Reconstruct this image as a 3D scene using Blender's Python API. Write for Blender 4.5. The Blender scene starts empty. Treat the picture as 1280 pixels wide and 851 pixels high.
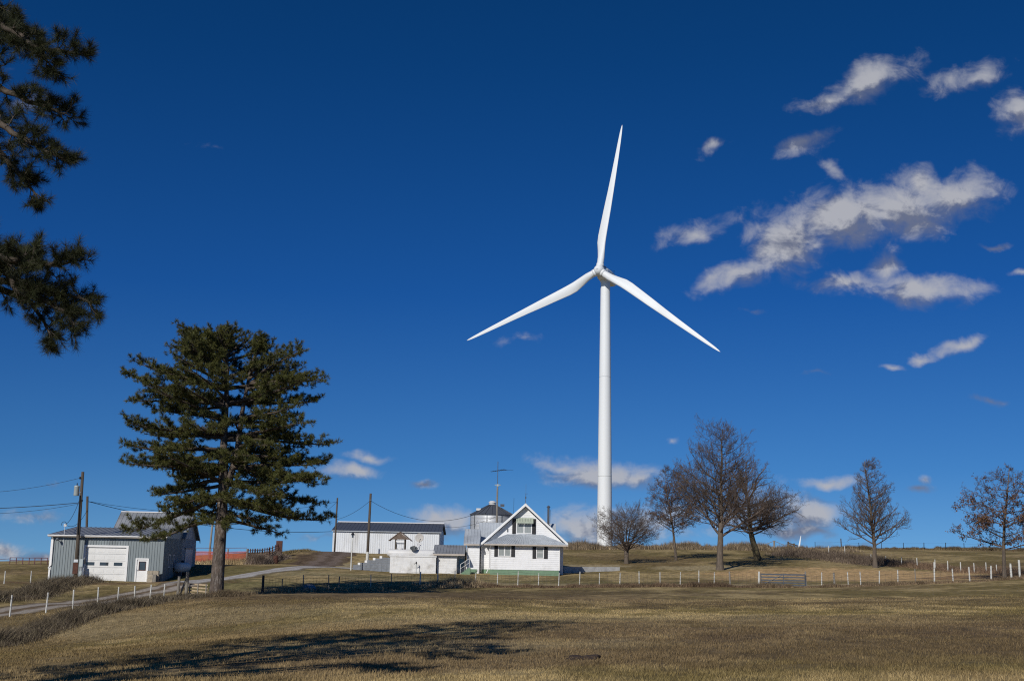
import bpy, math, random
import numpy as np
from mathutils import Matrix, Vector

random.seed(7)
PI = math.pi
R = math.radians
scene = bpy.context.scene
COL = scene.collection

# ------------------------------------------------------------------ camera
W0, H0, F = 1280.0, 851.0, 1500.0
EYE = 2.1
HORIZON = 708.0
PITCH = math.atan((HORIZON - H0 / 2) / F)
ROLL = 0.018
cam_data = bpy.data.cameras.new('camera')
cam_data.sensor_width = 36.0
cam_data.lens = F / W0 * 36.0
cam_data.clip_start = 0.5
cam_data.clip_end = 20000
cam = bpy.data.objects.new('camera', cam_data)
COL.objects.link(cam)
CAM_ROT = Matrix.Rotation(PI / 2 + PITCH, 3, 'X') @ Matrix.Rotation(ROLL, 3, 'Z')
cam.matrix_world = Matrix.Translation((0, 0, EYE)) @ CAM_ROT.to_4x4()
scene.camera = cam


def ray(px, py):
    return CAM_ROT @ Vector(((px - W0 / 2) / F, (H0 / 2 - py) / F, -1.0))


def P(px, py, Y):
    """World point that the photograph shows at (px, py), Y metres in front of the camera."""
    d = ray(px, py)
    return Vector((d.x / d.y * Y, Y, EYE + d.z / d.y * Y))


# ------------------------------------------------------------------ sun, sky, exposure
SUN_AZ = R(25)      # direction in which shadows fall, measured from +Y towards +X
SUN_EL = R(30)
SUN_STRENGTH = 4.6
SKY_STRENGTH = 0.10
scene.view_settings.view_transform = 'Standard'
scene.view_settings.look = 'None'
scene.view_settings.exposure = -0.42
scene.view_settings.gamma = 1.0
scene.view_settings.use_curve_mapping = False
to_sun = Vector((-math.sin(SUN_AZ) * math.cos(SUN_EL), -math.cos(SUN_AZ) * math.cos(SUN_EL), math.sin(SUN_EL)))
sun_data = bpy.data.lights.new('sun', 'SUN')
sun_data.energy = SUN_STRENGTH
sun_data.angle = R(0.53)
sun_data.color = (1.0, 0.95, 0.87)
sun = bpy.data.objects.new('sun', sun_data)
sun.rotation_euler = to_sun.to_track_quat('Z', 'Y').to_euler()
sun.location = (-20, -20, 30)
COL.objects.link(sun)

world = bpy.data.worlds.new('World')
scene.world = world
world.use_nodes = True
WT = world.node_tree
WT.nodes.clear()


def wn(t, **kw):
    n = WT.nodes.new(t)
    for k, v in kw.items():
        setattr(n, k, v)
    return n


def wl(a, b):
    WT.links.new(a, b)


def wmath(op, a, b=None, c=None, clamp=False):
    n = wn('ShaderNodeMath', operation=op, use_clamp=clamp)
    for i, v in enumerate((a, b, c)):
        if v is None:
            continue
        if isinstance(v, (int, float)):
            n.inputs[i].default_value = v
        else:
            wl(v, n.inputs[i])
    return n.outputs[0]


tc = wn('ShaderNodeTexCoord')
sep = wn('ShaderNodeSeparateXYZ')
wl(tc.outputs['Generated'], sep.inputs[0])
dx, dy, dz = sep.outputs[0], sep.outputs[1], sep.outputs[2]
# the sky itself: Nishita, clear winter air, looked up slightly above the true horizon
zc = wmath('MAXIMUM', dz, 0.0)
zc2 = wmath('ADD', zc, 0.12)
cmb = wn('ShaderNodeCombineXYZ')
wl(dx, cmb.inputs[0]); wl(dy, cmb.inputs[1]); wl(zc2, cmb.inputs[2])
sky = wn('ShaderNodeTexSky', sky_type='NISHITA')
sky.sun_disc = False
sky.sun_elevation = SUN_EL
sky.sun_rotation = math.atan2(to_sun.x, to_sun.y)
sky.altitude = 300
sky.air_density = 1.0
sky.dust_density = 0.2
sky.ozone_density = 2.5
wl(cmb.outputs[0], sky.inputs['Vector'])
# a polarising filter: the blue deepens towards the zenith
ramp = wn('ShaderNodeValToRGB')
wl(zc, ramp.inputs[0])
SKY_RAMP = [(0.0, (0.50, 0.80, 1.05)), (0.08, (0.25, 0.60, 0.98)), (0.22, (0.09, 0.43, 0.93)), (0.40, (0.045, 0.36, 0.76)), (0.55, (0.035, 0.33, 0.66))]
els = ramp.color_ramp.elements
els[0].position, els[0].color = SKY_RAMP[0][0], (*SKY_RAMP[0][1], 1)
els[1].position, els[1].color = SKY_RAMP[-1][0], (*SKY_RAMP[-1][1], 1)
for p_, c_ in SKY_RAMP[1:-1]:
    e_ = els.new(p_)
    e_.color = (*c_, 1)
polar = wn('ShaderNodeMix', data_type='RGBA', blend_type='MULTIPLY')
polar.inputs[0].default_value = 1.0
wl(sky.outputs[0], polar.inputs[6]); wl(ramp.outputs[0], polar.inputs[7])
sky_color = polar.outputs[2]

# clouds: lobes in direction space (u = x/y, v = z/y), broken up by fractal noise
ysafe = wmath('MAXIMUM', dy, 0.05)
u_ = wmath('DIVIDE', dx, ysafe)
v_ = wmath('DIVIDE', dz, ysafe)
uv = wn('ShaderNodeCombineXYZ')
wl(u_, uv.inputs[0]); wl(v_, uv.inputs[1])
# (px, py, half width, half height, tilt, strength)
CLOUDS = [
    (925, 340, 58, 19, 22, 1.0), (985, 300, 50, 46, 35, 1.15), (1055, 270, 85, 38, 10, 1.2), (1130, 258, 60, 42, 5, 1.2),
    (1195, 245, 62, 30, 8, 1.1), (1152, 230, 28, 26, 0, 1.0),
    (1095, 100, 66, 24, 22, 1.0), (1038, 124, 46, 14, 16, .85), (1212, 97, 56, 20, 16, .85), (1275, 140, 30, 34, 50, .95),
    (1006, 178, 38, 17, 22, .8), (1042, 214, 30, 10, -30, .6), (890, 188, 20, 9, 35, .65), (864, 292, 46, 15, 10, .72),
    (925, 274, 28, 12, 20, .42), (1058, 354, 46, 14, 0, .9), (1106, 334, 34, 22, 45, .8), (1152, 362, 88, 20, 0, 1.0),
    (1202, 432, 38, 9, 18, .9), (1155, 447, 16, 8, 0, .9), (1114, 459, 20, 5, 0, .7), (1240, 305, 20, 5, 0, .6), (1276, 342, 20, 6, 0, .8),
    (653, 422, 27, 7, 5, .45), (438, 589, 44, 11, 0, 1.0), (460, 572, 28, 8, 0, .9), (535, 607, 19, 6, 0, .8),
    (555, 655, 52, 18, 0, 1.1), (702, 580, 46, 13, -8, .9), (752, 594, 82, 20, 0, 1.1), (800, 598, 40, 13, 0, .9),
    (735, 660, 70, 28, 0, .9), (825, 655, 70, 22, 0, .7), (940, 640, 80, 24, 0, .8), (1010, 640, 48, 24, 0, 1.05), (990, 664, 60, 10, 0, 1.0),
    (1040, 600, 52, 9, 6, .85), (1150, 612, 20, 6, 0, .75), (1160, 598, 8, 9, 0, .6), (835, 548, 9, 5, 0, .7), (1015, 467, 20, 4, 0, .5),
    (42, 645, 42, 9, 5, .7), (8, 690, 34, 13, 0, 1.1), (50, 692, 60, 9, 0, .9), (1060, 688, 40, 10, 0, .9), (275, 186, 22, 5, 0, .25),
    (1240, 500, 22, 5, 0, .5), (935, 388, 22, 4, 0, .4), (400, 672, 30, 5, 0, .5), (60, 600, 14, 5, 0, .45), (70, 125, 50, 12, -20, .3), (30, 130, 34, 16, 0, .45),
]


MAJOR = {0, 1, 2, 3, 4, 6, 8, 9, 13, 17, 18, 24, 27, 28, 29, 31, 34, 36}


def cloud_shape(vec, major):
    acc = None
    for i_, (cx, cy, rx, ry, rot, st) in enumerate(CLOUDS):
        if (i_ in MAJOR) != major:
            continue
        d0 = ray(cx, cy)
        u0, v0 = d0.x / d0.y, d0.z / d0.y
        m = wn('ShaderNodeMapping', vector_type='TEXTURE')
        m.inputs['Location'].default_value = (u0, v0, 0)
        m.inputs['Rotation'].default_value = (0, 0, R(rot) - ROLL)
        k = 1.38 / F
        m.inputs['Scale'].default_value = (rx * k, ry * k, 1)
        wl(vec, m.inputs['Vector'])
        ln = wn('ShaderNodeVectorMath', operation='LENGTH')
        wl(m.outputs[0], ln.inputs[0])
        s = wmath('MULTIPLY_ADD', ln.outputs['Value'], -st, st)
        acc = s if acc is None else wmath('SMOOTH_MAX', acc, s, 0.25)
    return acc


def cloud_noise(vec, offset):
    mp = wn('ShaderNodeMapping')
    mp.inputs['Location'].default_value = (offset[0], offset[1], 0)
    mp.inputs['Scale'].default_value = (1.0, 1.35, 1)
    wl(vec, mp.inputs['Vector'])
    n = wn('ShaderNodeTexNoise', noise_dimensions='2D')
    n.inputs['Scale'].default_value = 34
    n.inputs['Detail'].default_value = 7
    n.inputs['Roughness'].default_value = 0.60
    n.inputs['Distortion'].default_value = 0.25
    wl(mp.outputs[0], n.inputs['Vector'])
    return n.outputs[0]


warp = wn('ShaderNodeTexNoise', noise_dimensions='2D')
warp.inputs['Scale'].default_value = 22
warp.inputs['Detail'].default_value = 4
wl(uv.outputs[0], warp.inputs['Vector'])
wsub = wn('ShaderNodeVectorMath', operation='SUBTRACT')
wl(warp.outputs['Color'], wsub.inputs[0]); wsub.inputs[1].default_value = (.5, .5, .5)
wsc = wn('ShaderNodeVectorMath', operation='SCALE')
wl(wsub.outputs[0], wsc.inputs[0]); wsc.inputs['Scale'].default_value = 0.022
wadd = wn('ShaderNodeVectorMath', operation='ADD')
wl(uv.outputs[0], wadd.inputs[0]); wl(wsc.outputs[0], wadd.inputs[1])
shape_a = cloud_shape(wadd.outputs[0], True)
shape = wmath('SMOOTH_MAX', shape_a, cloud_shape(wadd.outputs[0], False), 0.25)
n1 = cloud_noise(uv.outputs[0], (0, 0))
n2 = cloud_noise(uv.outputs[0], (0.006, -0.009))
dens_raw = wmath('MULTIPLY_ADD', n1, 1.55, wmath('MULTIPLY_ADD', shape, 1.45, -0.90))
dens = wn('ShaderNodeMapRange', interpolation_type='SMOOTHSTEP')
dens.inputs['From Min'].default_value = 0.0
dens.inputs['From Max'].default_value = 1.30
dens.inputs['To Max'].default_value = 0.92
wl(dens_raw, dens.inputs['Value'])
lit = wmath('MULTIPLY_ADD', wmath('SUBTRACT', n1, n2), 3.0, 0.50)
# thin edges and the side towards the sun are bright, the thick underside is grey
wadd2 = wn('ShaderNodeVectorMath', operation='ADD')
wl(wadd.outputs[0], wadd2.inputs[0]); wadd2.inputs[1].default_value = (-0.003, 0.011, 0)
shape_up = cloud_shape(wadd2.outputs[0], True)
lit2 = wmath('MULTIPLY_ADD', wmath('SUBTRACT', shape_a, shape_up), 1.7, lit, clamp=True)
cr = wn('ShaderNodeValToRGB')
wl(lit2, cr.inputs[0])
cr.color_ramp.elements[0].position = 0.1
cr.color_ramp.elements[0].color = (2.1, 2.35, 3.3, 1)
cr.color_ramp.elements[1].position = 0.95
cr.color_ramp.elements[1].color = (5.9, 6.0, 6.5, 1)
front = wmath('GREATER_THAN', dy, 0.06)
dm = wmath('MULTIPLY', dens.outputs[0], front)
cmix = wn('ShaderNodeMix', data_type='RGBA')
wl(dm, cmix.inputs[0]); wl(sky_color, cmix.inputs[6]); wl(cr.outputs[0], cmix.inputs[7])
bg = wn('ShaderNodeBackground')
bg.inputs[1].default_value = SKY_STRENGTH
wl(cmix.outputs[2], bg.inputs[0])
wo = wn('ShaderNodeOutputWorld')
wl(bg.outputs[0], wo.inputs[0])
world.cycles.sampling_method = 'MANUAL'
world.cycles.sample_map_resolution = 512

scene.cycles.use_denoising = False
scene.cycles.max_bounces = 5
scene.cycles.diffuse_bounces = 3
scene.cycles.glossy_bounces = 2
scene.cycles.transmission_bounces = 2
scene.cycles.transparent_max_bounces = 4
scene.cycles.pixel_filter_type = 'BLACKMAN_HARRIS'
scene.cycles.filter_width = 1.15


# ------------------------------------------------------------------ helpers: noise, meshes, materials
def _hash(ix, iy, seed):
    h = (ix.astype(np.int64) * 374761393 + iy.astype(np.int64) * 668265263 + seed * 974711) & 0x7fffffff
    h = ((h ^ (h >> 13)) * 1274126177) & 0x7fffffff
    h = (h ^ (h >> 16)) & 0xffff
    return h / 65535.0


def vnoise(x, y, seed=0):
    x = np.asarray(x, float); y = np.asarray(y, float)
    ix, iy = np.floor(x), np.floor(y)
    fx, fy = x - ix, y - iy
    fx = fx * fx * (3 - 2 * fx); fy = fy * fy * (3 - 2 * fy)
    a = _hash(ix, iy, seed); b = _hash(ix + 1, iy, seed)
    c = _hash(ix, iy + 1, seed); d = _hash(ix + 1, iy + 1, seed)
    return (a * (1 - fx) + b * fx) * (1 - fy) + (c * (1 - fx) + d * fx) * fy


def fbm(x, y, seed=0, octaves=4):
    s = 0; a = 0.5; t = 0
    for i in range(octaves):
        s = s + a * vnoise(np.asarray(x) * 2 ** i, np.asarray(y) * 2 ** i, seed + i * 17)
        t += a; a *= 0.55
    return s / t


def np_mesh(name, verts, faces, mat=None, parent=None, colors=None, smooth=False):
    verts = np.asarray(verts, np.float32).reshape(-1, 3)
    faces = np.asarray(faces, np.int32)
    k = faces.shape[1]
    me = bpy.data.meshes.new(name)
    me.vertices.add(len(verts))
    me.vertices.foreach_set('co', verts.ravel())
    me.loops.add(faces.size)
    me.loops.foreach_set('vertex_index', faces.ravel())
    me.polygons.add(len(faces))
    me.polygons.foreach_set('loop_start', np.arange(0, faces.size, k, dtype=np.int32))
    if smooth:
        me.polygons.foreach_set('use_smooth', np.ones(len(faces), bool))
    me.update(calc_edges=True)
    if colors is not None:
        ca = me.color_attributes.new('tint', 'FLOAT_COLOR', 'POINT')
        c4 = np.ones((len(verts), 4), np.float32)
        c4[:, :3] = colors
        ca.data.foreach_set('color', c4.ravel())
    if mat:
        me.materials.append(mat)
    o = bpy.data.objects.new(name, me)
    COL.objects.link(o)
    if parent:
        o.parent = parent
    return o


class MB:
    """Collects shapes for ONE mesh object."""
    def __init__(s):
        s.v = []; s.f = []

    def add(s, vs, fs):
        n = len(s.v)
        s.v += [tuple(p) for p in vs]
        s.f += [tuple(i + n for i in f) for f in fs]
        return s

    def hexa(s, p):  # bottom 4 ccw, top 4 ccw
        return s.add(p, [(3, 2, 1, 0), (4, 5, 6, 7), (0, 1, 5, 4), (1, 2, 6, 5), (2, 3, 7, 6), (3, 0, 4, 7)])

    def box(s, x0, x1, y0, y1, z0, z1):
        return s.hexa([(x0, y0, z0), (x1, y0, z0), (x1, y1, z0), (x0, y1, z0), (x0, y0, z1), (x1, y0, z1), (x1, y1, z1), (x0, y1, z1)])

    def prism(s, poly, axis, a, b):
        """poly in the two other axes, extruded a..b along axis ('x' -> poly is (y,z); 'y' -> (x,z); 'z' -> (x,y))."""
        n = len(poly)
        def pt(q, t):
            return {'x': (t, q[0], q[1]), 'y': (q[0], t, q[1]), 'z': (q[0], q[1], t)}[axis]
        vs = [pt(q, a) for q in poly] + [pt(q, b) for q in poly]
        fs = [tuple(range(n))[::-1], tuple(range(n, 2 * n))] + [(i, (i + 1) % n, (i + 1) % n + n, i + n) for i in range(n)]
        return s.add(vs, fs)

    def slab(s, q, t):
        """flat panel: quad q (4 points) thickened by t along its normal"""
        q = [Vector(p) for p in q]
        n = (q[1] - q[0]).cross(q[3] - q[0]).normalized() * t
        return s.hexa([p for p in q] + [p + n for p in q])

    def ribs(s, q, t0, spacing, w, h):
        """raised ribs on panel q=(eaveL, eaveR, ridgeR, ridgeL)"""
        q = [Vector(p) for p in q]
        n = (q[1] - q[0]).cross(q[3] - q[0]).normalized()
        L = (q[1] - q[0]).length
        k = max(1, int(L / spacing))
        e = (q[1] - q[0]).normalized() * w / 2
        for i in range(k + 1):
            t = i / k
            a = q[0].lerp(q[1], t) + n * t0; b = q[3].lerp(q[2], t) + n * t0
            s.hexa([a - e, a + e, b + e, b - e, a - e * .6 + n * h, a + e * .6 + n * h, b + e * .6 + n * h, b - e * .6 + n * h])
        return s

    def tube(s, pts, radii, n=8, caps=True):
        pts = [Vector(p) for p in pts]
        if isinstance(radii, (int, float)):
            radii = [radii] * len(pts)
        rings = []
        up = Vector((0, 0, 1))
        d0 = (pts[1] - pts[0]).normalized()
        side = d0.cross(up)
        if side.length < 1e-3:
            side = Vector((1, 0, 0))
        side.normalize()
        for i, p in enumerate(pts):
            d = (pts[min(i + 1, len(pts) - 1)] - pts[max(i - 1, 0)]).normalized()
            side = (side - d * side.dot(d)).normalized()
            o = d.cross(side)
            rings.append([p + (side * math.cos(2 * PI * k / n) + o * math.sin(2 * PI * k / n)) * radii[i] for k in range(n)])
        vs = [q for r in rings for q in r]
        fs = []
        for i in range(len(pts) - 1):
            for k in range(n):
                fs.append((i * n + k, i * n + (k + 1) % n, (i + 1) * n + (k + 1) % n, (i + 1) * n + k))
        if caps:
            fs.append(tuple(range(n))[::-1])
            fs.append(tuple(range((len(pts) - 1) * n, len(pts) * n)))
        return s.add(vs, fs)

    def lathe(s, prof, n=24, c=(0, 0, 0), axis='z'):
        vs = []
        for r, z in prof:
            for k in range(n):
                a = 2 * PI * k / n
                x, y = r * math.cos(a), r * math.sin(a)
                p = (x, y, z) if axis == 'z' else ((z, x, y) if axis == 'x' else (x, z, y))
                vs.append((p[0] + c[0], p[1] + c[1], p[2] + c[2]))
        fs = []
        for i in range(len(prof) - 1):
            for k in range(n):
                f = (i * n + k, i * n + (k + 1) % n, (i + 1) * n + (k + 1) % n, (i + 1) * n + k)
                fs.append(f if axis != 'y' else f[::-1])
        return s.add(vs, fs)

    def build(s, name, mat=None, parent=None, smooth=False):
        me = bpy.data.meshes.new(name)
        me.from_pydata(s.v, [], s.f)
        if smooth:
            for p in me.polygons:
                p.use_smooth = True
        me.update()
        if mat:
            me.materials.append(mat)
        o = bpy.data.objects.new(name, me)
        COL.objects.link(o)
        if parent:
            o.parent = parent
        return o


def thing(name, label, cat, loc=(0, 0, 0), rz=0, group=None):
    o = bpy.data.objects.new(name, None)
    COL.objects.link(o)
    o.location = loc
    o.rotation_euler = (0, 0, rz)
    o.empty_display_size = 0.5
    tag(o, label, cat, group)
    return o


def tag(o, label=None, cat=None, group=None, kind=None):
    if label: o['label'] = label
    if cat: o['category'] = cat
    if group: o['group'] = group
    if kind: o['kind'] = kind
    return o


def mat(name, color, rough=0.7, metallic=0.0, var=0.15, scale=1.5, bump=0.0, bump_scale=8, stretch=(1, 1, 1), dark=None, dark_amt=0.0, dark_scale=0.6, spec=0.3, attr=None):
    """procedural material: base colour broken by two octaves of noise, optional stains and bump"""
    m = bpy.data.materials.new(name)
    m.use_nodes = True
    nt = m.node_tree
    b = nt.nodes['Principled BSDF']
    b.inputs['Roughness'].default_value = rough
    b.inputs['Metallic'].default_value = metallic
    b.inputs['Specular IOR Level'].default_value = spec
    tcn = nt.nodes.new('ShaderNodeTexCoord')
    mp = nt.nodes.new('ShaderNodeMapping')
    mp.inputs['Scale'].default_value = stretch
    nt.links.new(tcn.outputs['Object'], mp.inputs[0])
    nz = nt.nodes.new('ShaderNodeTexNoise')
    nz.inputs['Scale'].default_value = scale
    nz.inputs['Detail'].default_value = 6
    nz.inputs['Roughness'].default_value = 0.6
    nt.links.new(mp.outputs[0], nz.inputs['Vector'])
    mr = nt.nodes.new('ShaderNodeMapRange')
    mr.inputs['From Min'].default_value = 0.3; mr.inputs['From Max'].default_value = 0.7
    mr.inputs['To Min'].default_value = 1 - var; mr.inputs['To Max'].default_value = 1 + var
    nt.links.new(nz.outputs[0], mr.inputs[0])
    mul = nt.nodes.new('ShaderNodeVectorMath'); mul.operation = 'SCALE'
    if attr:
        at = nt.nodes.new('ShaderNodeAttribute'); at.attribute_name = attr
        nt.links.new(at.outputs['Color'], mul.inputs[0])
    else:
        mul.inputs[0].default_value = color
    nt.links.new(mr.outputs[0], mul.inputs['Scale'])
    out = mul.outputs[0]
    if dark:
        n2 = nt.nodes.new('ShaderNodeTexNoise')
        n2.inputs['Scale'].default_value = dark_scale; n2.inputs['Detail'].default_value = 8; n2.inputs['Roughness'].default_value = 0.7
        nt.links.new(mp.outputs[0], n2.inputs['Vector'])
        r2 = nt.nodes.new('ShaderNodeMapRange')
        r2.inputs['From Min'].default_value = 0.5; r2.inputs['From Max'].default_value = 0.68
        r2.inputs['To Max'].default_value = dark_amt
        nt.links.new(n2.outputs[0], r2.inputs[0])
        mx = nt.nodes.new('ShaderNodeMix'); mx.data_type = 'RGBA'
        mx.inputs[7].default_value = (*dark, 1)
        nt.links.new(r2.outputs[0], mx.inputs[0]); nt.links.new(out, mx.inputs[6])
        out = mx.outputs[2]
    nt.links.new(out, b.inputs['Base Color'])
    if bump:
        n3 = nt.nodes.new('ShaderNodeTexNoise')
        n3.inputs['Scale'].default_value = bump_scale; n3.inputs['Detail'].default_value = 5
        nt.links.new(mp.outputs[0], n3.inputs['Vector'])
        bp = nt.nodes.new('ShaderNodeBump'); bp.inputs['Strength'].default_value = 1.0; bp.inputs['Distance'].default_value = bump
        nt.links.new(n3.outputs[0], bp.inputs['Height']); nt.links.new(bp.outputs[0], b.inputs['Normal'])
    return m


M = {
    'shop_end': mat('grey_shop_sheet', (.40, .42, .44), .55, var=.1, dark=(.28, .28, .28), dark_amt=.5),
    'dish_old': mat('old_white_dish', (.50, .48, .45), .6, var=.08, dark=(.3, .26, .22), dark_amt=.5, dark_scale=2),
    'seam': mat('turbine_seam', (.58, .60, .60), .5, var=.05),
    'turbine': mat('turbine_paint', (.77, .79, .79), .5, var=.03, scale=.15, dark=(.62, .63, .62), dark_amt=.35, dark_scale=.12, stretch=(1, 1, .2)),
    'siding': mat('white_siding', (.82, .83, .84), .55, var=.05, scale=2, dark=(.5, .49, .46), dark_amt=.4, dark_scale=.9),
    'barn_white': mat('white_barn_sheet', (.70, .73, .76), .5, var=.06, scale=.8, dark=(.46, .44, .40), dark_amt=.5, dark_scale=.5, stretch=(1, 1, .25)),
    'trim': mat('white_trim', (.80, .80, .79), .5, var=.05, scale=3),
    'plaster': mat('whitewashed_block', (.76, .76, .75), .8, var=.10, scale=1.2, dark=(.33, .31, .27), dark_amt=.6, dark_scale=.8, bump=.01),
    'sheet': mat('grey_blue_sheet', (.245, .28, .29), .45, metallic=.15, var=.10, scale=.7, stretch=(1, 1, .3), dark=(.14, .15, .15), dark_amt=.4),
    'roof_metal': mat('galvanised_roof', (.50, .54, .58), .5, metallic=.2, var=.12, scale=.8, dark=(.24, .26, .29), dark_amt=.5, dark_scale=.7),
    'roof_dark': mat('dark_sheet_roof', (.10, .11, .13), .45, metallic=.2, var=.15, scale=.6, dark=(.06, .07, .09), dark_amt=.5),
    'roof_old': mat('weathered_roof', (.30, .315, .335), .5, metallic=.2, var=.15, scale=.7, dark=(.15, .15, .15), dark_amt=.6),
    'galv': mat('corrugated_galvanised', (.58, .60, .62), .5, metallic=.4, var=.10, scale=.8, dark=(.33, .34, .35), dark_amt=.4, stretch=(1, 1, .4)),
    'cream': mat('door_white', (.76, .76, .74), .5, var=.05, scale=2),
    'green': mat('green_paint', (.17, .275, .18), .7, var=.12, scale=2, dark=(.16, .22, .15), dark_amt=.6, dark_scale=1.5),
    'black': mat('black_paint', (.02, .02, .022), .5, var=.2, scale=3),
    'glass': mat('window_glass', (.045, .055, .065), .08, var=.2, scale=1, spec=.8),
    'curtain': mat('net_curtain', (.30, .33, .33), .8, var=.15, scale=6, stretch=(6, 1, .4)),
    'awning': mat('awning_green', (.42, .47, .38), .6, var=.1, scale=3),
    'soffit': mat('soffit', (.42, .38, .34), .7, var=.1),
    'gutter': mat('gutter', (.50, .44, .38), .5, var=.15, scale=2),
    'wood_pole': mat('creosoted_pole', (.085, .068, .052), .85, var=.3, scale=3, stretch=(4, 4, .4), bump=.01),
    'wood_grey': mat('weathered_wood', (.24, .22, .19), .9, var=.3, scale=4, stretch=(4, 4, .5), bump=.01),
    'wood_tan': mat('tan_boards', (.42, .33, .22), .85, var=.25, scale=4),
    'post_white': mat('white_post', (.60, .60, .56), .7, var=.12, scale=5, dark=(.35, .32, .26), dark_amt=.6, dark_scale=3),
    'wire': mat('fence_wire', (.20, .17, .14), .6, metallic=.4, var=.2),
    'cable': mat('cable', (.025, .027, .03), .6, var=.1),
    'steel': mat('grey_steel', (.12, .135, .155), .5, metallic=.4, var=.2, scale=3, dark=(.15, .13, .12), dark_amt=.5, dark_scale=2),
    'rust': mat('rusty_steel', (.095, .042, .03), .8, var=.35, scale=3),
    'netting': mat('orange_netting', (.50, .105, .065), .8, var=.25, scale=3),
    'red_pipe': mat('red_pipe', (.14, .06, .07), .7, var=.2),
    'tank': mat('white_tank', (.68, .68, .67), .4, var=.04, scale=2, dark=(.5, .47, .42), dark_amt=.4),
    'concrete': mat('concrete', (.46, .46, .45), .85, var=.15, scale=2, dark=(.24, .23, .22), dark_amt=.7, dark_scale=1.6, bump=.015),
    'block': mat('grey_block', (.20, .22, .25), .85, var=.2, scale=3, bump=.01),
    'stone': mat('tan_block', (.36, .31, .24), .9, var=.3, scale=4, bump=.02),
    'shingle': mat('wood_shingle', (.16, .12, .095), .85, var=.35, scale=6),
    'dish': mat('grey_dish', (.13, .14, .14), .5, metallic=.3, var=.1),
    'transformer': mat('transformer_grey', (.42, .47, .47), .4, metallic=.2, var=.06),
    'rock': mat('pale_rock', (.22, .25, .30), .9, var=.2, scale=3, bump=.03),
    'soil': mat('dark_soil', (.055, .038, .028), .95, var=.4, scale=4, bump=.05),
}

# ------------------------------------------------------------------ terrain
CTRL = [  # what ground the photograph shows at (px, py), and how far off it lies
    (0, 851, 27), (320, 851, 24), (640, 851, 22), (960, 851, 21), (1280, 851, 20.5),
    (0, 800, 57), (0, 768, 71), (0, 750, 80), (0, 727, 100), (0, 705, 135), (0, 711, 200),
    (-200, 705, 135), (-200, 768, 64), (-300, 851, 28),
    (100, 772, 64), (200, 750, 77), (270, 745, 80), (100, 757, 82), (60, 724, 112), (130, 726, 111), (200, 728, 112), (150, 745, 90), (230, 729, 98),
    (320, 800, 37), (640, 800, 35), (960, 800, 34), (1280, 800, 31),
    (450, 765, 56), (640, 765, 58), (960, 765, 57), (1280, 765, 50),
    (120, 810, 45),
    (320, 716, 113), (385, 708.5, 128), (430, 702, 145), (230, 707, 128), (290, 702.5, 145), (360, 690, 152), (360, 695, 200),
    (415, 691.5, 168), (500, 692, 168), (560, 692, 170), (480, 715, 126), (545, 716, 125), (590, 717, 126), (700, 719, 126),
    (340, 741, 88), (450, 738, 95), (545, 733, 102), (640, 733.5, 103), (760, 733, 103), (900, 733, 102), (980, 734.5, 101), (1100, 732, 101), (1200, 728, 100), (1275, 723, 99),
    (620, 700, 150), (775, 713, 133), (783, 704, 148), (845, 700, 156), (900, 712, 134), (946, 700, 152), (1094, 709, 138), (1256, 724, 106),
    (1107, 706, 152), (1185, 715, 130), (1246, 716, 122),
    (1280, 712, 125), (1280, 700, 155),
    (700, 686, 188), (850, 685.5, 188), (1000, 687.5, 188), (1150, 687, 195), (1280, 688.5, 198), (1500, 690, 198), (1500, 724, 99), (1500, 851, 20.5), (1500, 765, 50),
    (-200, 727, 100),
]
_c = np.array([tuple(P(*c)) for c in CTRL])
_A = _c[:, :2] / 50.0


def _kern(d2):
    return np.where(d2 > 1e-12, d2 * np.log(np.maximum(d2, 1e-12)) * 0.5, 0)


_n = len(_A)
_d2 = ((_A[:, None] - _A[None]) ** 2).sum(-1)
_K = _kern(_d2) + np.eye(_n) * 0.0003
_Pm = np.c_[np.ones(_n), _A]
_sol = np.linalg.solve(np.block([[_K, _Pm], [_Pm.T, np.zeros((3, 3))]]), np.r_[_c[:, 2], 0, 0, 0])


def _height_raw(x, y):
    x = np.asarray(x, float); y = np.asarray(y, float)
    yy = np.clip(y, 20, 205)
    ys = np.maximum(y, 20)
    u = np.clip(x / ys, -0.60, 0.56)
    xx = u * yy
    q = np.stack([xx, yy], -1) / 50.0
    out = np.empty(q.shape[:-1])
    fl = q.reshape(-1, 2); of = np.empty(len(fl))
    for i in range(0, len(fl), 20000):
        s = fl[i:i + 20000]
        d2 = ((s[:, None] - _A[None]) ** 2).sum(-1)
        of[i:i + 20000] = _kern(d2) @ _sol[:_n] + np.c_[np.ones(len(s)), s] @ _sol[_n:]
    out = of.reshape(out.shape)
    far = np.maximum(y - 198, 0)
    out = out - 0.012 * np.minimum(far, 150) - 0.085 * np.maximum(far - 150, 0)
    return out


def _axis(lo, hi, steps):
    v = [lo]
    while v[-1] < hi:
        v.append(v[-1] + steps(v[-1]))
    return np.array(v)


GX = _axis(-700, 700, lambda x: 0.62 + max(0, abs(x) - 45) * 0.06)
GY = _axis(-80, 2600, lambda y: (0.42 if 15 < y < 60 else 0.75 if 0 < y <= 205 else 0.75 + max(0, y - 205) * 0.08 + max(0, -y) * .08))
_gx, _gy = np.meshgrid(GX, GY)
GZ = _height_raw(_gx, _gy)
_near = np.clip(1 - (_gy - 60) / 200, 0.25, 1)
GZ += ((fbm(_gx / 9, _gy / 9, 3) - .5) * 0.22 + (fbm(_gx / 1.6, _gy / 1.6, 9, 3) - .5) * 0.10) * _near


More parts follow.
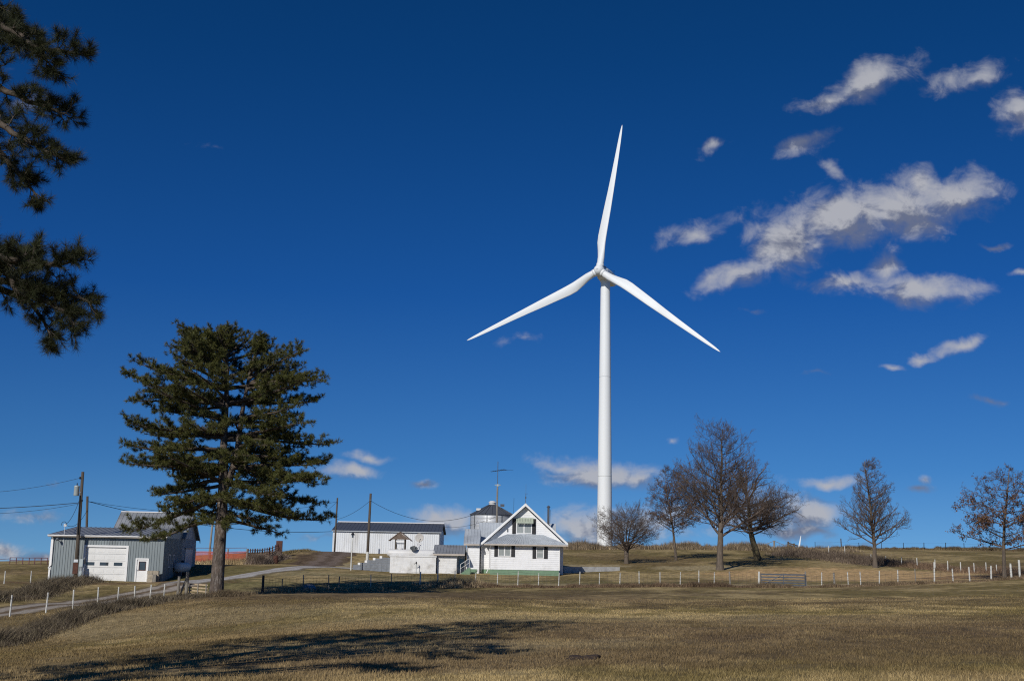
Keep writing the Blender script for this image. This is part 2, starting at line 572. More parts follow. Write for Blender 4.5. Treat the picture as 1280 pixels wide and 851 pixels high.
def H(x, y):
    """ground height at x, y (exactly that of the ground sheet)"""
    x = np.asarray(x, float); y = np.asarray(y, float)
    i = np.clip(np.searchsorted(GX, x) - 1, 0, len(GX) - 2)
    j = np.clip(np.searchsorted(GY, y) - 1, 0, len(GY) - 2)
    fx = np.clip((x - GX[i]) / (GX[i + 1] - GX[i]), 0, 1); fy = np.clip((y - GY[j]) / (GY[j + 1] - GY[j]), 0, 1)
    return (GZ[j, i] * (1 - fx) + GZ[j, i + 1] * fx) * (1 - fy) + (GZ[j + 1, i] * (1 - fx) + GZ[j + 1, i + 1] * fx) * fy


def ground(px, Y, dz=0.0):
    """point on the ground in the photograph's column px, Y metres off"""
    x = 0.0
    z = 0.0
    py = 720
    for _ in range(4):
        p = P(px, py, Y)
        z = float(H(p.x, p.y))
        # screen row of that point
        q = CAM_ROT.transposed() @ Vector((p.x, p.y, z - EYE))
        py = H0 / 2 + q.y / q.z * F
    p = P(px, py, Y)
    return Vector((p.x, p.y, float(H(p.x, p.y)) + dz))


def smooth(a, b, v):
    t = np.clip((v - a) / (b - a), 0, 1)
    return t * t * (3 - 2 * t)


# patches of bleached, rusty or dark growth: (px, Y, half size across, half size in depth, colour kind, strength)
PATCHES = [(1060, 124, 15, 12, 'gold', 1.0), (1135, 117, 8, 6, 'gold', 1.0), (870, 138, 5.5, 4, 'tan', .9), (735, 142, 5, 3.5, 'tan', .9), (450, 138, 5, 6, 'tan', .9), (720, 108, 20, 2.2, 'tan', .7), (950, 107, 14, 2, 'tan', .8),
           (400, 146, 4, 10, 'brown', 1.2), (1235, 116, 8, 4, 'rust', .6), (320, 96, 6, 9, 'green', .6), (130, 101, 12, 3, 'rust', .5), (150, 88, 14, 3, 'green', .3), (420, 112, 12, 4, 'tan', .5),
           (700, 112, 30, 3, 'green', .4), (270, 120, 12, 6, 'green', .4), (560, 88, 25, 9, 'brown', .5), (900, 30, 12, 6, 'brown', .45), (1050, 42, 16, 9, 'brown', .55), (1200, 66, 16, 9, 'brown', .4), (250, 60, 10, 7, 'tan', .35), (700, 50, 12, 4, 'tan', .3), (560, 33, 6, 3, 'tan', .35), (760, 70, 18, 7, 'brown', .4), (420, 76, 16, 4, 'brown', .5), (1215, 107, 8, 3, 'rust', .45)]
BASE = {'gold': (.52, .35, .17), 'tan': (.36, .29, .165), 'brown': (.115, .080, .050), 'rust': (.17, .095, .055), 'green': (.125, .125, .048)}


def ground_color(x, y):
    n1 = fbm(x / 6 + 40, y / 9 + 11, 21, 6)
    n2 = fbm(x / 1.5, y / 2.2, 33, 4)
    n3 = fbm(x / 15 + 7, y / 16, 51, 5)
    dryness = smooth(.43, .62, n1 * .62 + n2 * .38)
    olive = np.array((.192, .148, .060)); tan = np.array((.380, .288, .138)); brown = np.array((.168, .112, .060))
    c = olive[None] * (1 - dryness)[:, None] + tan[None] * dryness[:, None]
    b = smooth(.46, .60, n3)[:, None] * .75
    c = c * (1 - b) + (brown[None] * .6 + c * .4) * b
    for (px, Y, rx, ry, kind, st) in PATCHES:
        p = ground(px, Y)
        d = np.sqrt(((x - p.x) / rx) ** 2 + ((y - p.y) / ry) ** 2) + (n2 - .5) * 1.2
        w = (smooth(1.15, .75, d) * st)[:, None].clip(0, 1) if False else ((1 - smooth(.7, 1.15, d)) * st)[:, None].clip(0, 1)
        c = c * (1 - w) + np.array(BASE[kind])[None] * w
    return c


_gc = ground_color(_gx.ravel(), _gy.ravel())
nx, ny = len(GX), len(GY)
_idx = np.arange(nx * ny).reshape(ny, nx)
_faces = np.stack([_idx[:-1, :-1], _idx[:-1, 1:], _idx[1:, 1:], _idx[1:, :-1]], -1).reshape(-1, 4)

gm = mat('dry_pasture', (.2, .17, .1), .95, var=.42, scale=2.2, bump=.05, bump_scale=9, stretch=(1, .45, 1), attr='tint', spec=.1)
_nt = gm.node_tree
gobj = np_mesh('ground', np.stack([_gx, _gy, GZ], -1).reshape(-1, 3), _faces, gm, colors=_gc, smooth=True)
tag(gobj, kind='structure')


def strip(name, pts, width, m, off=0.035, nseg=10, step=0.6, edge=0.35, seed=5):
    """draped strip along a polyline, ragged edges, uv across/along"""
    pts = [Vector((p[0], p[1], 0)) for p in pts]
    # Catmull-Rom
    P_ = [pts[0] * 2 - pts[1]] + pts + [pts[-1] * 2 - pts[-2]]
    line = []
    for i in range(1, len(P_) - 2):
        a, b, c, d = P_[i - 1], P_[i], P_[i + 1], P_[i + 2]
        k = max(2, int((c - b).length / step))
        for j in range(k):
            t = j / k
            line.append(0.5 * ((2 * b) + (c - a) * t + (2 * a - 5 * b + 4 * c - d) * t * t + (3 * b - a - 3 * c + d) * t ** 3))
    line.append(pts[-1])
    V, C = [], []
    s = 0
    for i, p in enumerate(line):
        d = (line[min(i + 1, len(line) - 1)] - line[max(i - 1, 0)]).normalized()
        nrm = Vector((-d.y, d.x, 0))
        if i:
            s += (p - line[i - 1]).length
        wl_ = width * .5 + (float(vnoise(s / 1.3, 1, seed)) - .5) * edge * 2
        wr_ = width * .5 + (float(vnoise(s / 1.3, 9, seed)) - .5) * edge * 2
        for k in range(nseg + 1):
            t = k / nseg
            q = p + nrm * (-wr_ + (wl_ + wr_) * t)
            V.append((q.x, q.y, float(H(q.x, q.y)) + off * min(1, 4 * t, 4 * (1 - t)) - .02 * (t in (0, 1))))
            C.append((t, s / 10, 0))
    n = nseg + 1
    fs = [(i * n + k, i * n + k + 1, (i + 1) * n + k + 1, (i + 1) * n + k) for i in range(len(line) - 1) for k in range(nseg)]
    o = np_mesh(name, V, fs, m, colors=C, smooth=True)
    # faces must look up
    me = o.data
    if me.polygons[0].normal.z < 0:
        me.flip_normals()
    return o


def road_mat(name, rut, mid, side):
    m = bpy.data.materials.new(name); m.use_nodes = True
    nt = m.node_tree; b = nt.nodes['Principled BSDF']; b.inputs['Roughness'].default_value = .95; b.inputs['Specular IOR Level'].default_value = .1
    at = nt.nodes.new('ShaderNodeAttribute'); at.attribute_name = 'tint'
    sp = nt.nodes.new('ShaderNodeSeparateColor'); nt.links.new(at.outputs['Color'], sp.inputs[0])
    tcn = nt.nodes.new('ShaderNodeTexCoord')
    nz = nt.nodes.new('ShaderNodeTexNoise'); nz.inputs['Scale'].default_value = 1.4; nz.inputs['Detail'].default_value = 8; nz.inputs['Roughness'].default_value = .7
    nt.links.new(tcn.outputs['Object'], nz.inputs['Vector'])
    ad = nt.nodes.new('ShaderNodeMath'); ad.operation = 'MULTIPLY_ADD'; ad.inputs[1].default_value = .22
    sb = nt.nodes.new('ShaderNodeMath'); sb.operation = 'SUBTRACT'; sb.inputs[1].default_value = .11
    nt.links.new(nz.outputs[0], ad.inputs[0]); nt.links.new(sp.outputs[0], sb.inputs[0]); nt.links.new(sb.outputs[0], ad.inputs[2])
    rp = nt.nodes.new('ShaderNodeValToRGB'); nt.links.new(ad.outputs[0], rp.inputs[0])
    e = rp.color_ramp.elements
    stops = [(0.0, side), (.13, side), (.22, rut), (.36, rut), (.46, mid), (.56, mid), (.64, rut), (.78, rut), (.88, side), (1.0, side)]
    e[0].position, e[0].color = stops[0][0], (*stops[0][1], 1)
    e[1].position, e[1].color = stops[-1][0], (*stops[-1][1], 1)
    for p, c in stops[1:-1]:
        x = e.new(p); x.color = (*c, 1)
    n2 = nt.nodes.new('ShaderNodeTexNoise'); n2.inputs['Scale'].default_value = 5; n2.inputs['Detail'].default_value = 6
    nt.links.new(tcn.outputs['Object'], n2.inputs['Vector'])
    mr = nt.nodes.new('ShaderNodeMapRange'); mr.inputs['From Min'].default_value = .3; mr.inputs['From Max'].default_value = .7; mr.inputs['To Min'].default_value = .7; mr.inputs['To Max'].default_value = 1.25
    nt.links.new(n2.outputs[0], mr.inputs[0])
    mu = nt.nodes.new('ShaderNodeVectorMath'); mu.operation = 'SCALE'
    nt.links.new(rp.outputs[0], mu.inputs[0]); nt.links.new(mr.outputs[0], mu.inputs['Scale'])
    nt.links.new(mu.outputs[0], b.inputs['Base Color'])
    bp = nt.nodes.new('ShaderNodeBump'); bp.inputs['Distance'].default_value = .04
    nt.links.new(n2.outputs[0], bp.inputs['Height']); nt.links.new(bp.outputs[0], b.inputs['Normal'])
    return m


gravel = road_mat('gravel_track', (.38, .335, .285), (.165, .12, .075), (.17, .125, .068))
pale_gravel = road_mat('pale_gravel', (.47, .45, .425), (.38, .35, .32), (.20, .16, .10))
dirt = road_mat('dirt_track', (.19, .145, .115), (.13, .095, .07), (.15, .11, .07))


def road_pts(lst):
    return [tuple(ground(px, Y)[:2]) for px, Y in lst]


drive = strip('driveway', road_pts([(-260, 54), (-90, 62), (0, 70.5), (75, 79.5), (150, 88.5), (232, 98)]), 4.4, gravel, off=.05)
tag(drive, kind='structure')
drive2 = strip('driveway', road_pts([(226, 98.4), (270, 104), (330, 115), (385, 128), (425, 131), (470, 129)]), 4.2, pale_gravel, off=.062, seed=8)
tag(drive2, kind='structure')
drive3 = strip('dirt_track', road_pts([(392, 129), (402, 140), (420, 152), (428, 164)]), 5.0, dirt, off=.05, edge=.8, seed=11)
tag(drive3, kind='structure')

# ------------------------------------------------------------------ grass, weeds, brush
def blades(name, x, y, h, w, lean, base_c, tip_var, seed, mt, z=None):
    """one bent two-triangle-plus-tip blade at each x, y"""
    rng = np.random.default_rng(seed)
    n = len(x)
    z = H(x, y) if z is None else z
    a = rng.uniform(0, 2 * PI, n)
    l = lean * rng.uniform(.2, 1.3, n) * h
    fa = rng.uniform(0, PI, n)
    sx, sy = np.cos(fa) * w / 2, np.sin(fa) * w / 2
    b0 = np.stack([x - sx, y - sy, z - .02], -1); b1 = np.stack([x + sx, y + sy, z - .02], -1)
    mx, my = x + np.cos(a) * l * .35, y + np.sin(a) * l * .35
    m0 = np.stack([mx - sx * .7, my - sy * .7, z + h * .55], -1); m1 = np.stack([mx + sx * .7, my + sy * .7, z + h * .55], -1)
    tp = np.stack([x + np.cos(a) * l, y + np.sin(a) * l, z + h], -1)
    V = np.stack([b0, b1, m0, m1, tp], 1).reshape(-1, 3)
    k = np.arange(n)[:, None] * 5
    Fc = np.concatenate([k + [0, 1, 3], k + [0, 3, 2], k + [2, 3, 4]], 1).reshape(-1, 3)
    c = base_c * rng.uniform(1 - tip_var, 1 + tip_var, (n, 1))
    C = np.repeat(c, 5, 0)
    return np_mesh(name, V, Fc, mt, colors=C)


blade_mat = mat('dry_grass_blades', (.2, .17, .1), .9, var=.1, scale=3, attr='tint', spec=.1)
rng = np.random.default_rng(1)
N1 = 430000
yy = 17 + 58 * rng.random(N1) ** 1.55
xx = rng.uniform(-.52, .52, N1) * (yy + 4)
keep = fbm(xx / .8, yy / .8, 77, 3) + rng.random(N1) * .35 > .52
xx, yy = xx[keep], yy[keep]
gc = ground_color(xx, yy) * 1.12
hh = (.028 + .055 * fbm(xx / 3, yy / 3, 5)) * rng.uniform(.5, 1.5, len(xx))
g = blades('grass', xx, yy, hh, .006 + .00024 * yy, .9, gc, .28, 2, blade_mat)
tag(g, 'short dry tan and olive pasture grass covering the open field', 'grass', kind='stuff')


def weed_band(name, label, pts, spread, n, h, color, seed, w=.02, lean=.5, clump=.5, hvar=.6, cat='weeds'):
    rg = np.random.default_rng(seed)
    Pp = np.array([tuple(ground(px, Y)[:2]) for px, Y in pts])
    seg = np.linalg.norm(np.diff(Pp, axis=0), axis=1)
    cum = np.r_[0, np.cumsum(seg)]
    t = rg.uniform(0, cum[-1], n)
    keepm = vnoise(t / 1.4, t * 0, seed) + rg.random(n) * (1 - clump) > clump * .62
    t = t[keepm]
    i = np.clip(np.searchsorted(cum, t) - 1, 0, len(seg) - 1)
    f = (t - cum[i]) / seg[i]
    p = Pp[i] * (1 - f)[:, None] + Pp[i + 1] * f[:, None]
    off = rg.normal(0, spread, (len(t), 2))
    x, y = p[:, 0] + off[:, 0], p[:, 1] + off[:, 1]
    hh = h * (.45 + .75 * smooth(.3, .62, fbm(x / 2.2, y / 2.2, seed + 31, 3))) * (1 - hvar / 2 + hvar * vnoise(x / .9, y / .9, seed + 3)) * rg.uniform(.55, 1.15, len(t)) * np.exp(-(np.linalg.norm(off, axis=1) / (spread * 2.4)) ** 2)
    mixv = (rg.random((len(t), 1)) < .28) * 1.0
    c = (np.array(color)[None] * (1 - mixv) + np.array((color[0] * 1.9, color[1] * 1.95, color[2] * 1.75))[None] * mixv) * (1 + .35 * (vnoise(x / .7, y / .7, seed + 9)[:, None] - .5) * 2)
    o = blades(name, x, y, np.maximum(hh, .05), w, lean, c, .4, seed, blade_mat)
    tag(o, label, cat, kind='stuff')
    return o


weed_band('brush', 'dark grey brown brush below the white posts beside the gravel driveway', [(-40, 51), (0, 54.5), (60, 60), (120, 66.5), (170, 72), (215, 77.5), (262, 79.5)], .62, 26000, .72, (.115, .092, .066), 101, w=.022, lean=.9, clump=.35, cat='brush')
weed_band('brush', 'dark brush on the bank between garage pole and left picture edge', [(-30, 78), (20, 84), (60, 92), (90, 101), (112, 107)], .75, 20000, .72, (.115, .092, .066), 103, w=.028, lean=.9, clump=.35, cat='brush')
weed_band('weeds', 'reddish brown dry weeds along the foot of the long white post fence', [(560, 102), (640, 102.5), (760, 102.5), (900, 101.5), (945, 101)], .42, 24000, .36, (.135, .092, .062), 105, w=.022, lean=.6, clump=.2)
weed_band('weeds', 'tall pale dry weeds standing where the tree shadow ends', [(520, 101), (545, 101.6), (600, 102.5)], .5, 5000, .85, (.30, .23, .15), 106, w=.026, lean=.4, clump=.5)
weed_band('weeds', 'dry weeds under the gate and fence right of it', [(945, 101), (1010, 100.5), (1100, 100.5), (1170, 100), (1240, 99), (1290, 98)], .5, 22000, .36, (.16, .115, .075), 107, w=.022, lean=.6, clump=.25)
weed_band('weeds', 'shaded dry weeds along the wire fence right of the big pine', [(335, 89), (380, 91), (440, 95), (480, 97), (525, 101)], .9, 3200, .42, (.26, .21, .14), 108, w=.024, lean=.6, clump=.5)
weed_band('brush', 'tall brown weeds forming a band along the ridge behind the bare trees', [(690, 186), (780, 187), (880, 187), (960, 187), (1020, 186), (1060, 184)], 1.1, 42000, 1.1, (.19, .145, .10), 109, w=.045, lean=.35, clump=.25, cat='brush')
weed_band('brush', 'grey brown scrub below the ridge left of the slender bare tree', [(985, 172), (1030, 168), (1070, 160), (1100, 152), (1128, 148)], 2.0, 24000, .95, (.125, .095, .075), 110, w=.035, lean=.8, clump=.4, cat='brush')
weed_band('weeds', 'brown weeds along the rear diagonal fence at right', [(1110, 150), (1150, 142), (1200, 132), (1250, 123), (1290, 116)], 1.1, 26000, .6, (.165, .11, .075), 111, w=.028, lean=.6, clump=.4)
weed_band('brush', 'low dark weeds along the far ridge line at right', [(1040, 194), (1120, 196), (1200, 197), (1300, 198)], .8, 24000, .6, (.12, .09, .055), 112, w=.045, lean=.5, clump=.3, cat='brush')
weed_band('brush', 'grey bramble growing through the rusty corral panels', [(316, 137), (328, 140), (345, 146), (356, 147)], .5, 9000, 1.25, (.20, .155, .13), 113, w=.028, lean=.9, clump=.4, cat='brush')
weed_band('weeds', 'dry weeds around the foot of the big pine', [(262, 79.5), (285, 79.8), (300, 80)], .55, 5000, .45, (.16, .12, .08), 114, w=.02, lean=.9, clump=.2)
weed_band('weeds', 'dry stalks at the foot of the orange netting', [(232, 139), (260, 139), (310, 138)], .5, 7000, .7, (.30, .23, .14), 115, w=.03, lean=.5, clump=.6)
weed_band('brush', 'dark weedy growth on the ridge between barn and corral', [(352, 150), (410, 166)], .6, 3000, .3, (.14, .11, .06), 116, w=.04, lean=.5, clump=.5, cat='brush')


def post_mb(mb, p, h, r, n=6, tilt=(0, 0), bottom=-.3):
    p = Vector(p)
    mb.tube([p + Vector((0, 0, bottom)), p + Vector((tilt[0] * h, tilt[1] * h, h))], [r, r * .92], n)


def wire_run(mb, pts, r=.006, sag=.03, n=3):
    for a, b in zip(pts[:-1], pts[1:]):
        a = Vector(a); b = Vector(b)
        q = [a.lerp(b, t) + Vector((0, 0, -sag * 4 * t * (1 - t))) for t in (0, .5, 1)]
        mb.tube(q, r, n, caps=False)


FENCES = []


def fence(name, label, posts, wires=(.35, .65, .95), mesh_to=None, wire_r=.008, mesh_step=.3, group=None, cat='fence'):
    """posts: (px, Y, height, radius, material key)"""
    base = ground(posts[0][0], posts[0][1])
    root = thing(name, label, cat, base, 0, group)
    tops = []
    rg = random.Random(len(posts) * 7 + int(posts[0][0]))
    for (px, Y, h, r, mk) in posts:
        g_ = ground(px, Y) - base
        mb = MB()
        post_mb(mb, g_, h, r, 8 if r > .06 else 6, (rg.uniform(-.05, .05), rg.uniform(-.04, .04)))
        mb.build('post', M[mk], root)
        tops.append((g_, h))
    hmin = min(h for _, h in tops)
    mb = MB()
    for w in wires:
        wire_run(mb, [g_ + Vector((0, -.06, w * min(h, 1.3))) for g_, h in tops], wire_r)
    mb.build('wire', M['wire'], root)
    if mesh_to:
        mv = MB()
        for (a, ha), (b, hb) in zip(tops[:-1], tops[1:]):
            L = (b - a).length
            k = max(2, int(L / mesh_step))
            for i in range(1, k):
                q = a.lerp(b, i / k) + Vector((0, -.06, 0))
                mv.tube([q + Vector((0, 0, .05)), q + Vector((0, 0, mesh_to))], wire_r * .9, 3, caps=False)
        for zz in np.arange(.12, mesh_to + .01, .2):
            wire_run(mv, [g_ + Vector((0, -.06, zz)) for g_, h in tops], wire_r * .8, .015)
        tag(mv.build('wire_mesh', M['wire'], root), kind='stuff')
    return root


wp = 'post_white'
fence('wire_fence', 'line of short white posts beside the gravel driveway at left', [(-45, 63, 1.05, .05, wp), (12, 67, 1.15, .05, wp), (57, 70, 1.15, .05, wp), (91, 72.5, 1.15, .05, wp), (122, 75, 1.15, .05, wp), (147, 77, 1.05, .05, wp), (168, 78.5, 1.05, .05, wp), (187, 80, 1.1, .05, wp), (204, 81, 1.1, .05, wp), (221.5, 82, 1.55, .10, 'wood_grey')], wires=(.5, .9))
fence('wire_fence', 'sparse old posts in the grass left of the grey garage', [(-20, 96, 1.0, .05, 'wood_grey'), (5, 97, 1.0, .05, wp), (38, 99, 1.0, .05, wp)], wires=(.8,))
fence('wire_fence', 'dark post wire fence in the shade right of the big pine', [(328, 89, 1.25, .10, 'black'), (352, 90.5, .95, .04, 'wood_grey'), (379, 92, 1.2, .05, 'wood_grey'), (411, 94, 1.15, .045, 'wood_grey'), (423, 94.6, 1.05, .05, 'wood_grey'), (463.5, 97, 1.15, .04, wp), (489, 98.5, 1.1, .04, 'wood_grey'), (524.5, 101, 1.25, .06, wp), (547, 102, 1.25, .05, wp)], wires=(.4, .8, 1.0), mesh_to=1.0, mesh_step=.3)
fence('wire_fence', 'long woven wire fence with white posts in front of the farmhouse', [(547.3, 102, 1.0, .04, wp)] + [(px, 102.8, 1.18 if k % 3 else 1.3, .042, wp) for k, px in enumerate([568.5, 594, 621.5, 647, 673, 698, 724, 749, 774.5, 799, 825, 850, 873.5, 892.5])] + [(913, 101.8, 1.25, .075, 'wood_grey'), (948.5, 101.4, 1.3, .09, wp)], wires=(.5, .95), mesh_to=1.05, mesh_step=.32)
fence('wire_fence', 'white post fence running right from the farm gate', [(1008, 101.2, 1.3, .07, 'wood_grey'), (1027, 101, 1.2, .045, wp), (1043.6, 101, 1.15, .09, 'wood_grey'), (1060.6, 100.8, 1.2, .045, wp), (1076.4, 100.6, 1.2, .045, wp), (1099, 100.4, 1.2, .05, wp), (1122.5, 100.4, 1.25, .05, wp), (1145, 100.2, 1.25, .045, 'wood_grey'), (1168, 100, 1.75, .065, wp), (1191.7, 99.8, 1.15, .055, wp), (1212.5, 99.4, 1.2, .06, wp), (1239, 99, 1.2, .07, wp), (1264.6, 98.6, 1.25, .09, wp), (1275, 98.4, 1.5, .09, 'post_white'), (1315, 98, 1.2, .06, wp)], wires=(.4, .7, .97), mesh_to=1.0, mesh_step=.4)
fence('wire_fence', 'rear fence of short white posts slanting towards the rightmost tree', [(1036, 176, 1.2, .06, wp), (1056.5, 172, 1.4, .06, wp), (1089, 158, 1.05, .06, wp), (1107, 152, 1.1, .05, wp), (1127, 146, 1.1, .055, wp), (1146.8, 141, 1.1, .055, wp), (1169, 136, 1.1, .055, wp), (1185, 132, 1.1, .06, wp), (1201, 129, 1.05, .06, wp), (1218, 126, 1.0, .05, wp), (1233, 124, 1.05, .055, wp), (1246, 122, .85, .05, wp), (1290, 117, 1.0, .05, wp)], wires=(.5, .9))
fence('wire_fence', 'row of tiny dark posts on the skyline at right', [(1019, 192, 1.2, .045, 'black'), (1052, 193, 1.75, .09, 'wood_pole'), (1074, 194, 1.1, .045, 'black'), (1102, 195, 1.1, .045, 'black'), (1129.6, 195, 1.1, .05, 'black'), (1155, 196, 1.15, .06, 'black'), (1182, 196, 1.2, .06, 'black'), (1205.5, 197, 1.15, .06, 'black'), (1229, 197, 1.15, .06, 'black'), (1276, 198, 1.1, .05, 'black'), (1320, 198, 1.1, .05, 'black')], wires=(.9,))

# old corner post with sagging braces on the ridge
b0 = ground(968, 186)
br = thing('fence_post', 'grey corner post with two slanting brace rails on the ridge', 'fence post', b0)
mb = MB(); post_mb(mb, (0, 0, 0), 1.5, .16, 8); mb.build('post', M['wood_grey'], br)
for s_ in (-1, 1):
    mb = MB(); mb.tube([(0, 0, 1.45), (s_ * 1.5, 0, .85)], .045, 6); mb.build('brace', M['wood_grey'], br)
b0 = ground(990, 187)
br = thing('fence_brace', 'dark low timber brace on the ridge beside the distant white blade', 'fence post', b0)
for x_ in (-.55, .35):
    mb = MB(); post_mb(mb, (x_, 0, 0), 1.35 if x_ < 0 else 1.1, .15, 8); mb.build('post', M['wood_pole'], br)
mb = MB(); mb.tube([(-.55, 0, 1.15), (.9, 0, .75)], .09, 6); mb.build('rail', M['wood_pole'], br)

# pasture gate
ga, gb = ground(951, 101), ground(1007, 101)
gate = thing('farm_gate', 'grey steel five rail farm gate in the long fence', 'gate', ga, math.atan2((gb - ga).y, (gb - ga).x))
gL = (gb - ga).length
gslope = (gb.z - ga.z)
for k, zz in enumerate((.22, .42, .62, .86, 1.08)):
    mb = MB(); mb.box(0.03, gL - .03, -.03, .03, zz - .05, zz + .05 + (.02 if k == 4 else 0)); mb.build('rail', M['steel'], gate)
for x_ in (0.0, gL * .5, gL - .06):
    mb = MB(); mb.box(x_, x_ + .06, -.045, -.031 if x_ > 0 and x_ < gL * .8 else .045, .14, 1.16); mb.build('upright', M['steel'], gate)
mb = MB(); mb.tube([(.06, -.06, .2), (gL * .5, -.06, 1.08)], .025, 6); mb.build('brace', M['steel'], gate)

# corner braces and old wooden gate beside the pine
b0 = ground(232, 82.5)
cp = thing('fence_post', 'tall weathered corner post with slanting brace left of the pine', 'fence post', b0)
mb = MB(); post_mb(mb, (0, 0, 0), 1.75, .12, 8, (.02, 0)); mb.build('post', M['wood_grey'], cp)
mb = MB(); mb.tube([(0, -.05, 1.35), (-.45, -.15, .0)], .07, 7); mb.build('brace', M['wood_grey'], cp)
b0 = ground(235, 83)
b1 = ground(262, 82)
wg = thing('wooden_gate', 'old leaning gate of pale wooden rails between post and pine', 'gate', b0, math.atan2((b1 - b0).y, (b1 - b0).x))
for k, zz in enumerate((.12, .32, .52, .72, .92)):
    mb = MB(); mb.hexa([(0, -.02, zz), (1.75, -.02, zz - .12 + .02 * k), (1.75, .02, zz - .12 + .02 * k), (0, .02, zz), (0, -.02, zz + .09), (1.75, -.02, zz - .03 + .02 * k), (1.75, .02, zz - .03 + .02 * k), (0, .02, zz + .09)])
    mb.build('rail', M['wood_tan'], wg)
for x_ in (.1, .85, 1.6):
    mb = MB(); mb.box(x_, x_ + .08, -.06, -.022, 0, 1.0); mb.build('upright', M['wood_grey'], wg)


# corral: wooden posts, steel top rail, orange net behind
c0 = ground(233, 139)
cor = thing('corral_fence', 'corral fence with wooden posts and orange safety netting', 'fence', c0)
cps = [(233, 139), (243, 139), (262, 139), (284, 138.5), (308, 138)]
cpt = [ground(*q) - c0 for q in cps]
for p_ in cpt:
    mb = MB(); post_mb(mb, p_, 1.75, .10, 8); mb.build('post', M['wood_grey'], cor)
for zz in (1.85, 1.35):
    mb = MB(); wire_run(mb, [p_ + Vector((0, -.1, zz)) for p_ in cpt], .03 if zz > 1.5 else .02, 0, 6); mb.build('rail', M['red_pipe'], cor)
mb = MB()
q0, q1 = cpt[0], cpt[-1]
for k in range(20):  # netting: horizontal bands with a slack weave between
    zz = .08 + k * .070
    ps = [q0.lerp(q1, t) + Vector((0, .08 + .03 * math.sin(t * 20 + k), zz + .03 * math.sin(t * 9 + k * .3))) for t in np.linspace(0, 1, 22)]
    for a, b in zip(ps[:-1], ps[1:]):
        mb.hexa([a, b, b + Vector((0, .01, 0)), a + Vector((0, .01, 0)), a + Vector((0, 0, .027)), b + Vector((0, 0, .027)), b + Vector((0, .01, .027)), a + Vector((0, .01, .027))])
for t in np.linspace(0, 1, 110):
    a = q0.lerp(q1, t) + Vector((0, .09, 0))
    mb.box(a.x - .012, a.x + .012, a.y - .005, a.y + .005, a.z + .08, a.z + 1.42)
tag(mb.build('netting', M['netting'], cor), kind='stuff')

# rusty corral panels rising to the ridge
pp = [(309, 137.5), (318, 138.5), (327, 140), (336, 143), (347, 147)]
c0 = ground(*pp[0])
pan = thing('cattle_panels', 'rusty red cattle panels climbing to the ridge behind the pine', 'fence', c0)
pts_ = [ground(*q) - c0 for q in pp]
for a, b in zip(pts_[:-1], pts_[1:]):
    mb = MB()
    for zz in (.25, .5, .75, 1.0, 1.25, 1.55):
        mb.tube([a + Vector((0, 0, zz)), b + Vector((0, 0, zz))], .035, 6)
    for t in (0.03, .34, .66, .97):
        q = a.lerp(b, t); mb.box(q.x - .05, q.x + .05, q.y - .05, q.y + .05, q.z - .1, q.z + 1.75)
    mb.build('panel', M['rust'], pan)
mb = MB(); mb.box(pts_[-1].x - .25, pts_[-1].x + .5, pts_[-1].y - .1, pts_[-1].y + .1, pts_[-1].z, pts_[-1].z + 2.1); mb.build('panel', M['rust'], pan)
b0 = ground(344.5, 141)
o = MB().lathe([(0, 0), (.29, 0), (.30, .03), (.285, .3), (.30, .33), (.285, .6), (.30, .63), (.29, .9), (.25, .9), (0, .87)], 20).build('barrel', M['rust'], None)
o.location = b0
tag(o, 'rusty brown steel barrel standing below the cattle panels', 'barrel')

# pipe fence on the left skyline
c0 = ground(12, 135)
pf = thing('pipe_fence', 'dark red pipe fence on the skyline left of the garage', 'fence', c0)
pls = [ground(px, 135) - c0 for px in (12, 20, 28, 36, 43, 51, 59)]
for p_ in pls:
    mb = MB(); post_mb(mb, p_, .75, .05, 6); mb.build('post', M['red_pipe'], pf)
for zz in (.72, .42):
    mb = MB(); wire_run(mb, [p_ + Vector((0, 0, zz)) for p_ in pls], .04, 0, 6); mb.build('rail', M['red_pipe'], pf)
mb = MB(); wire_run(mb, [Vector((0, 0, .6)), ground(-40, 136) - c0 + Vector((0, 0, .25))], .03, 0, 6); mb.build('rail', M['red_pipe'], pf)

# ------------------------------------------------------------------ wind turbine
def basis(d, approx):
    d = d.normalized(); c = (approx - d * approx.dot(d)).normalized()
    return d, c, d.cross(c)


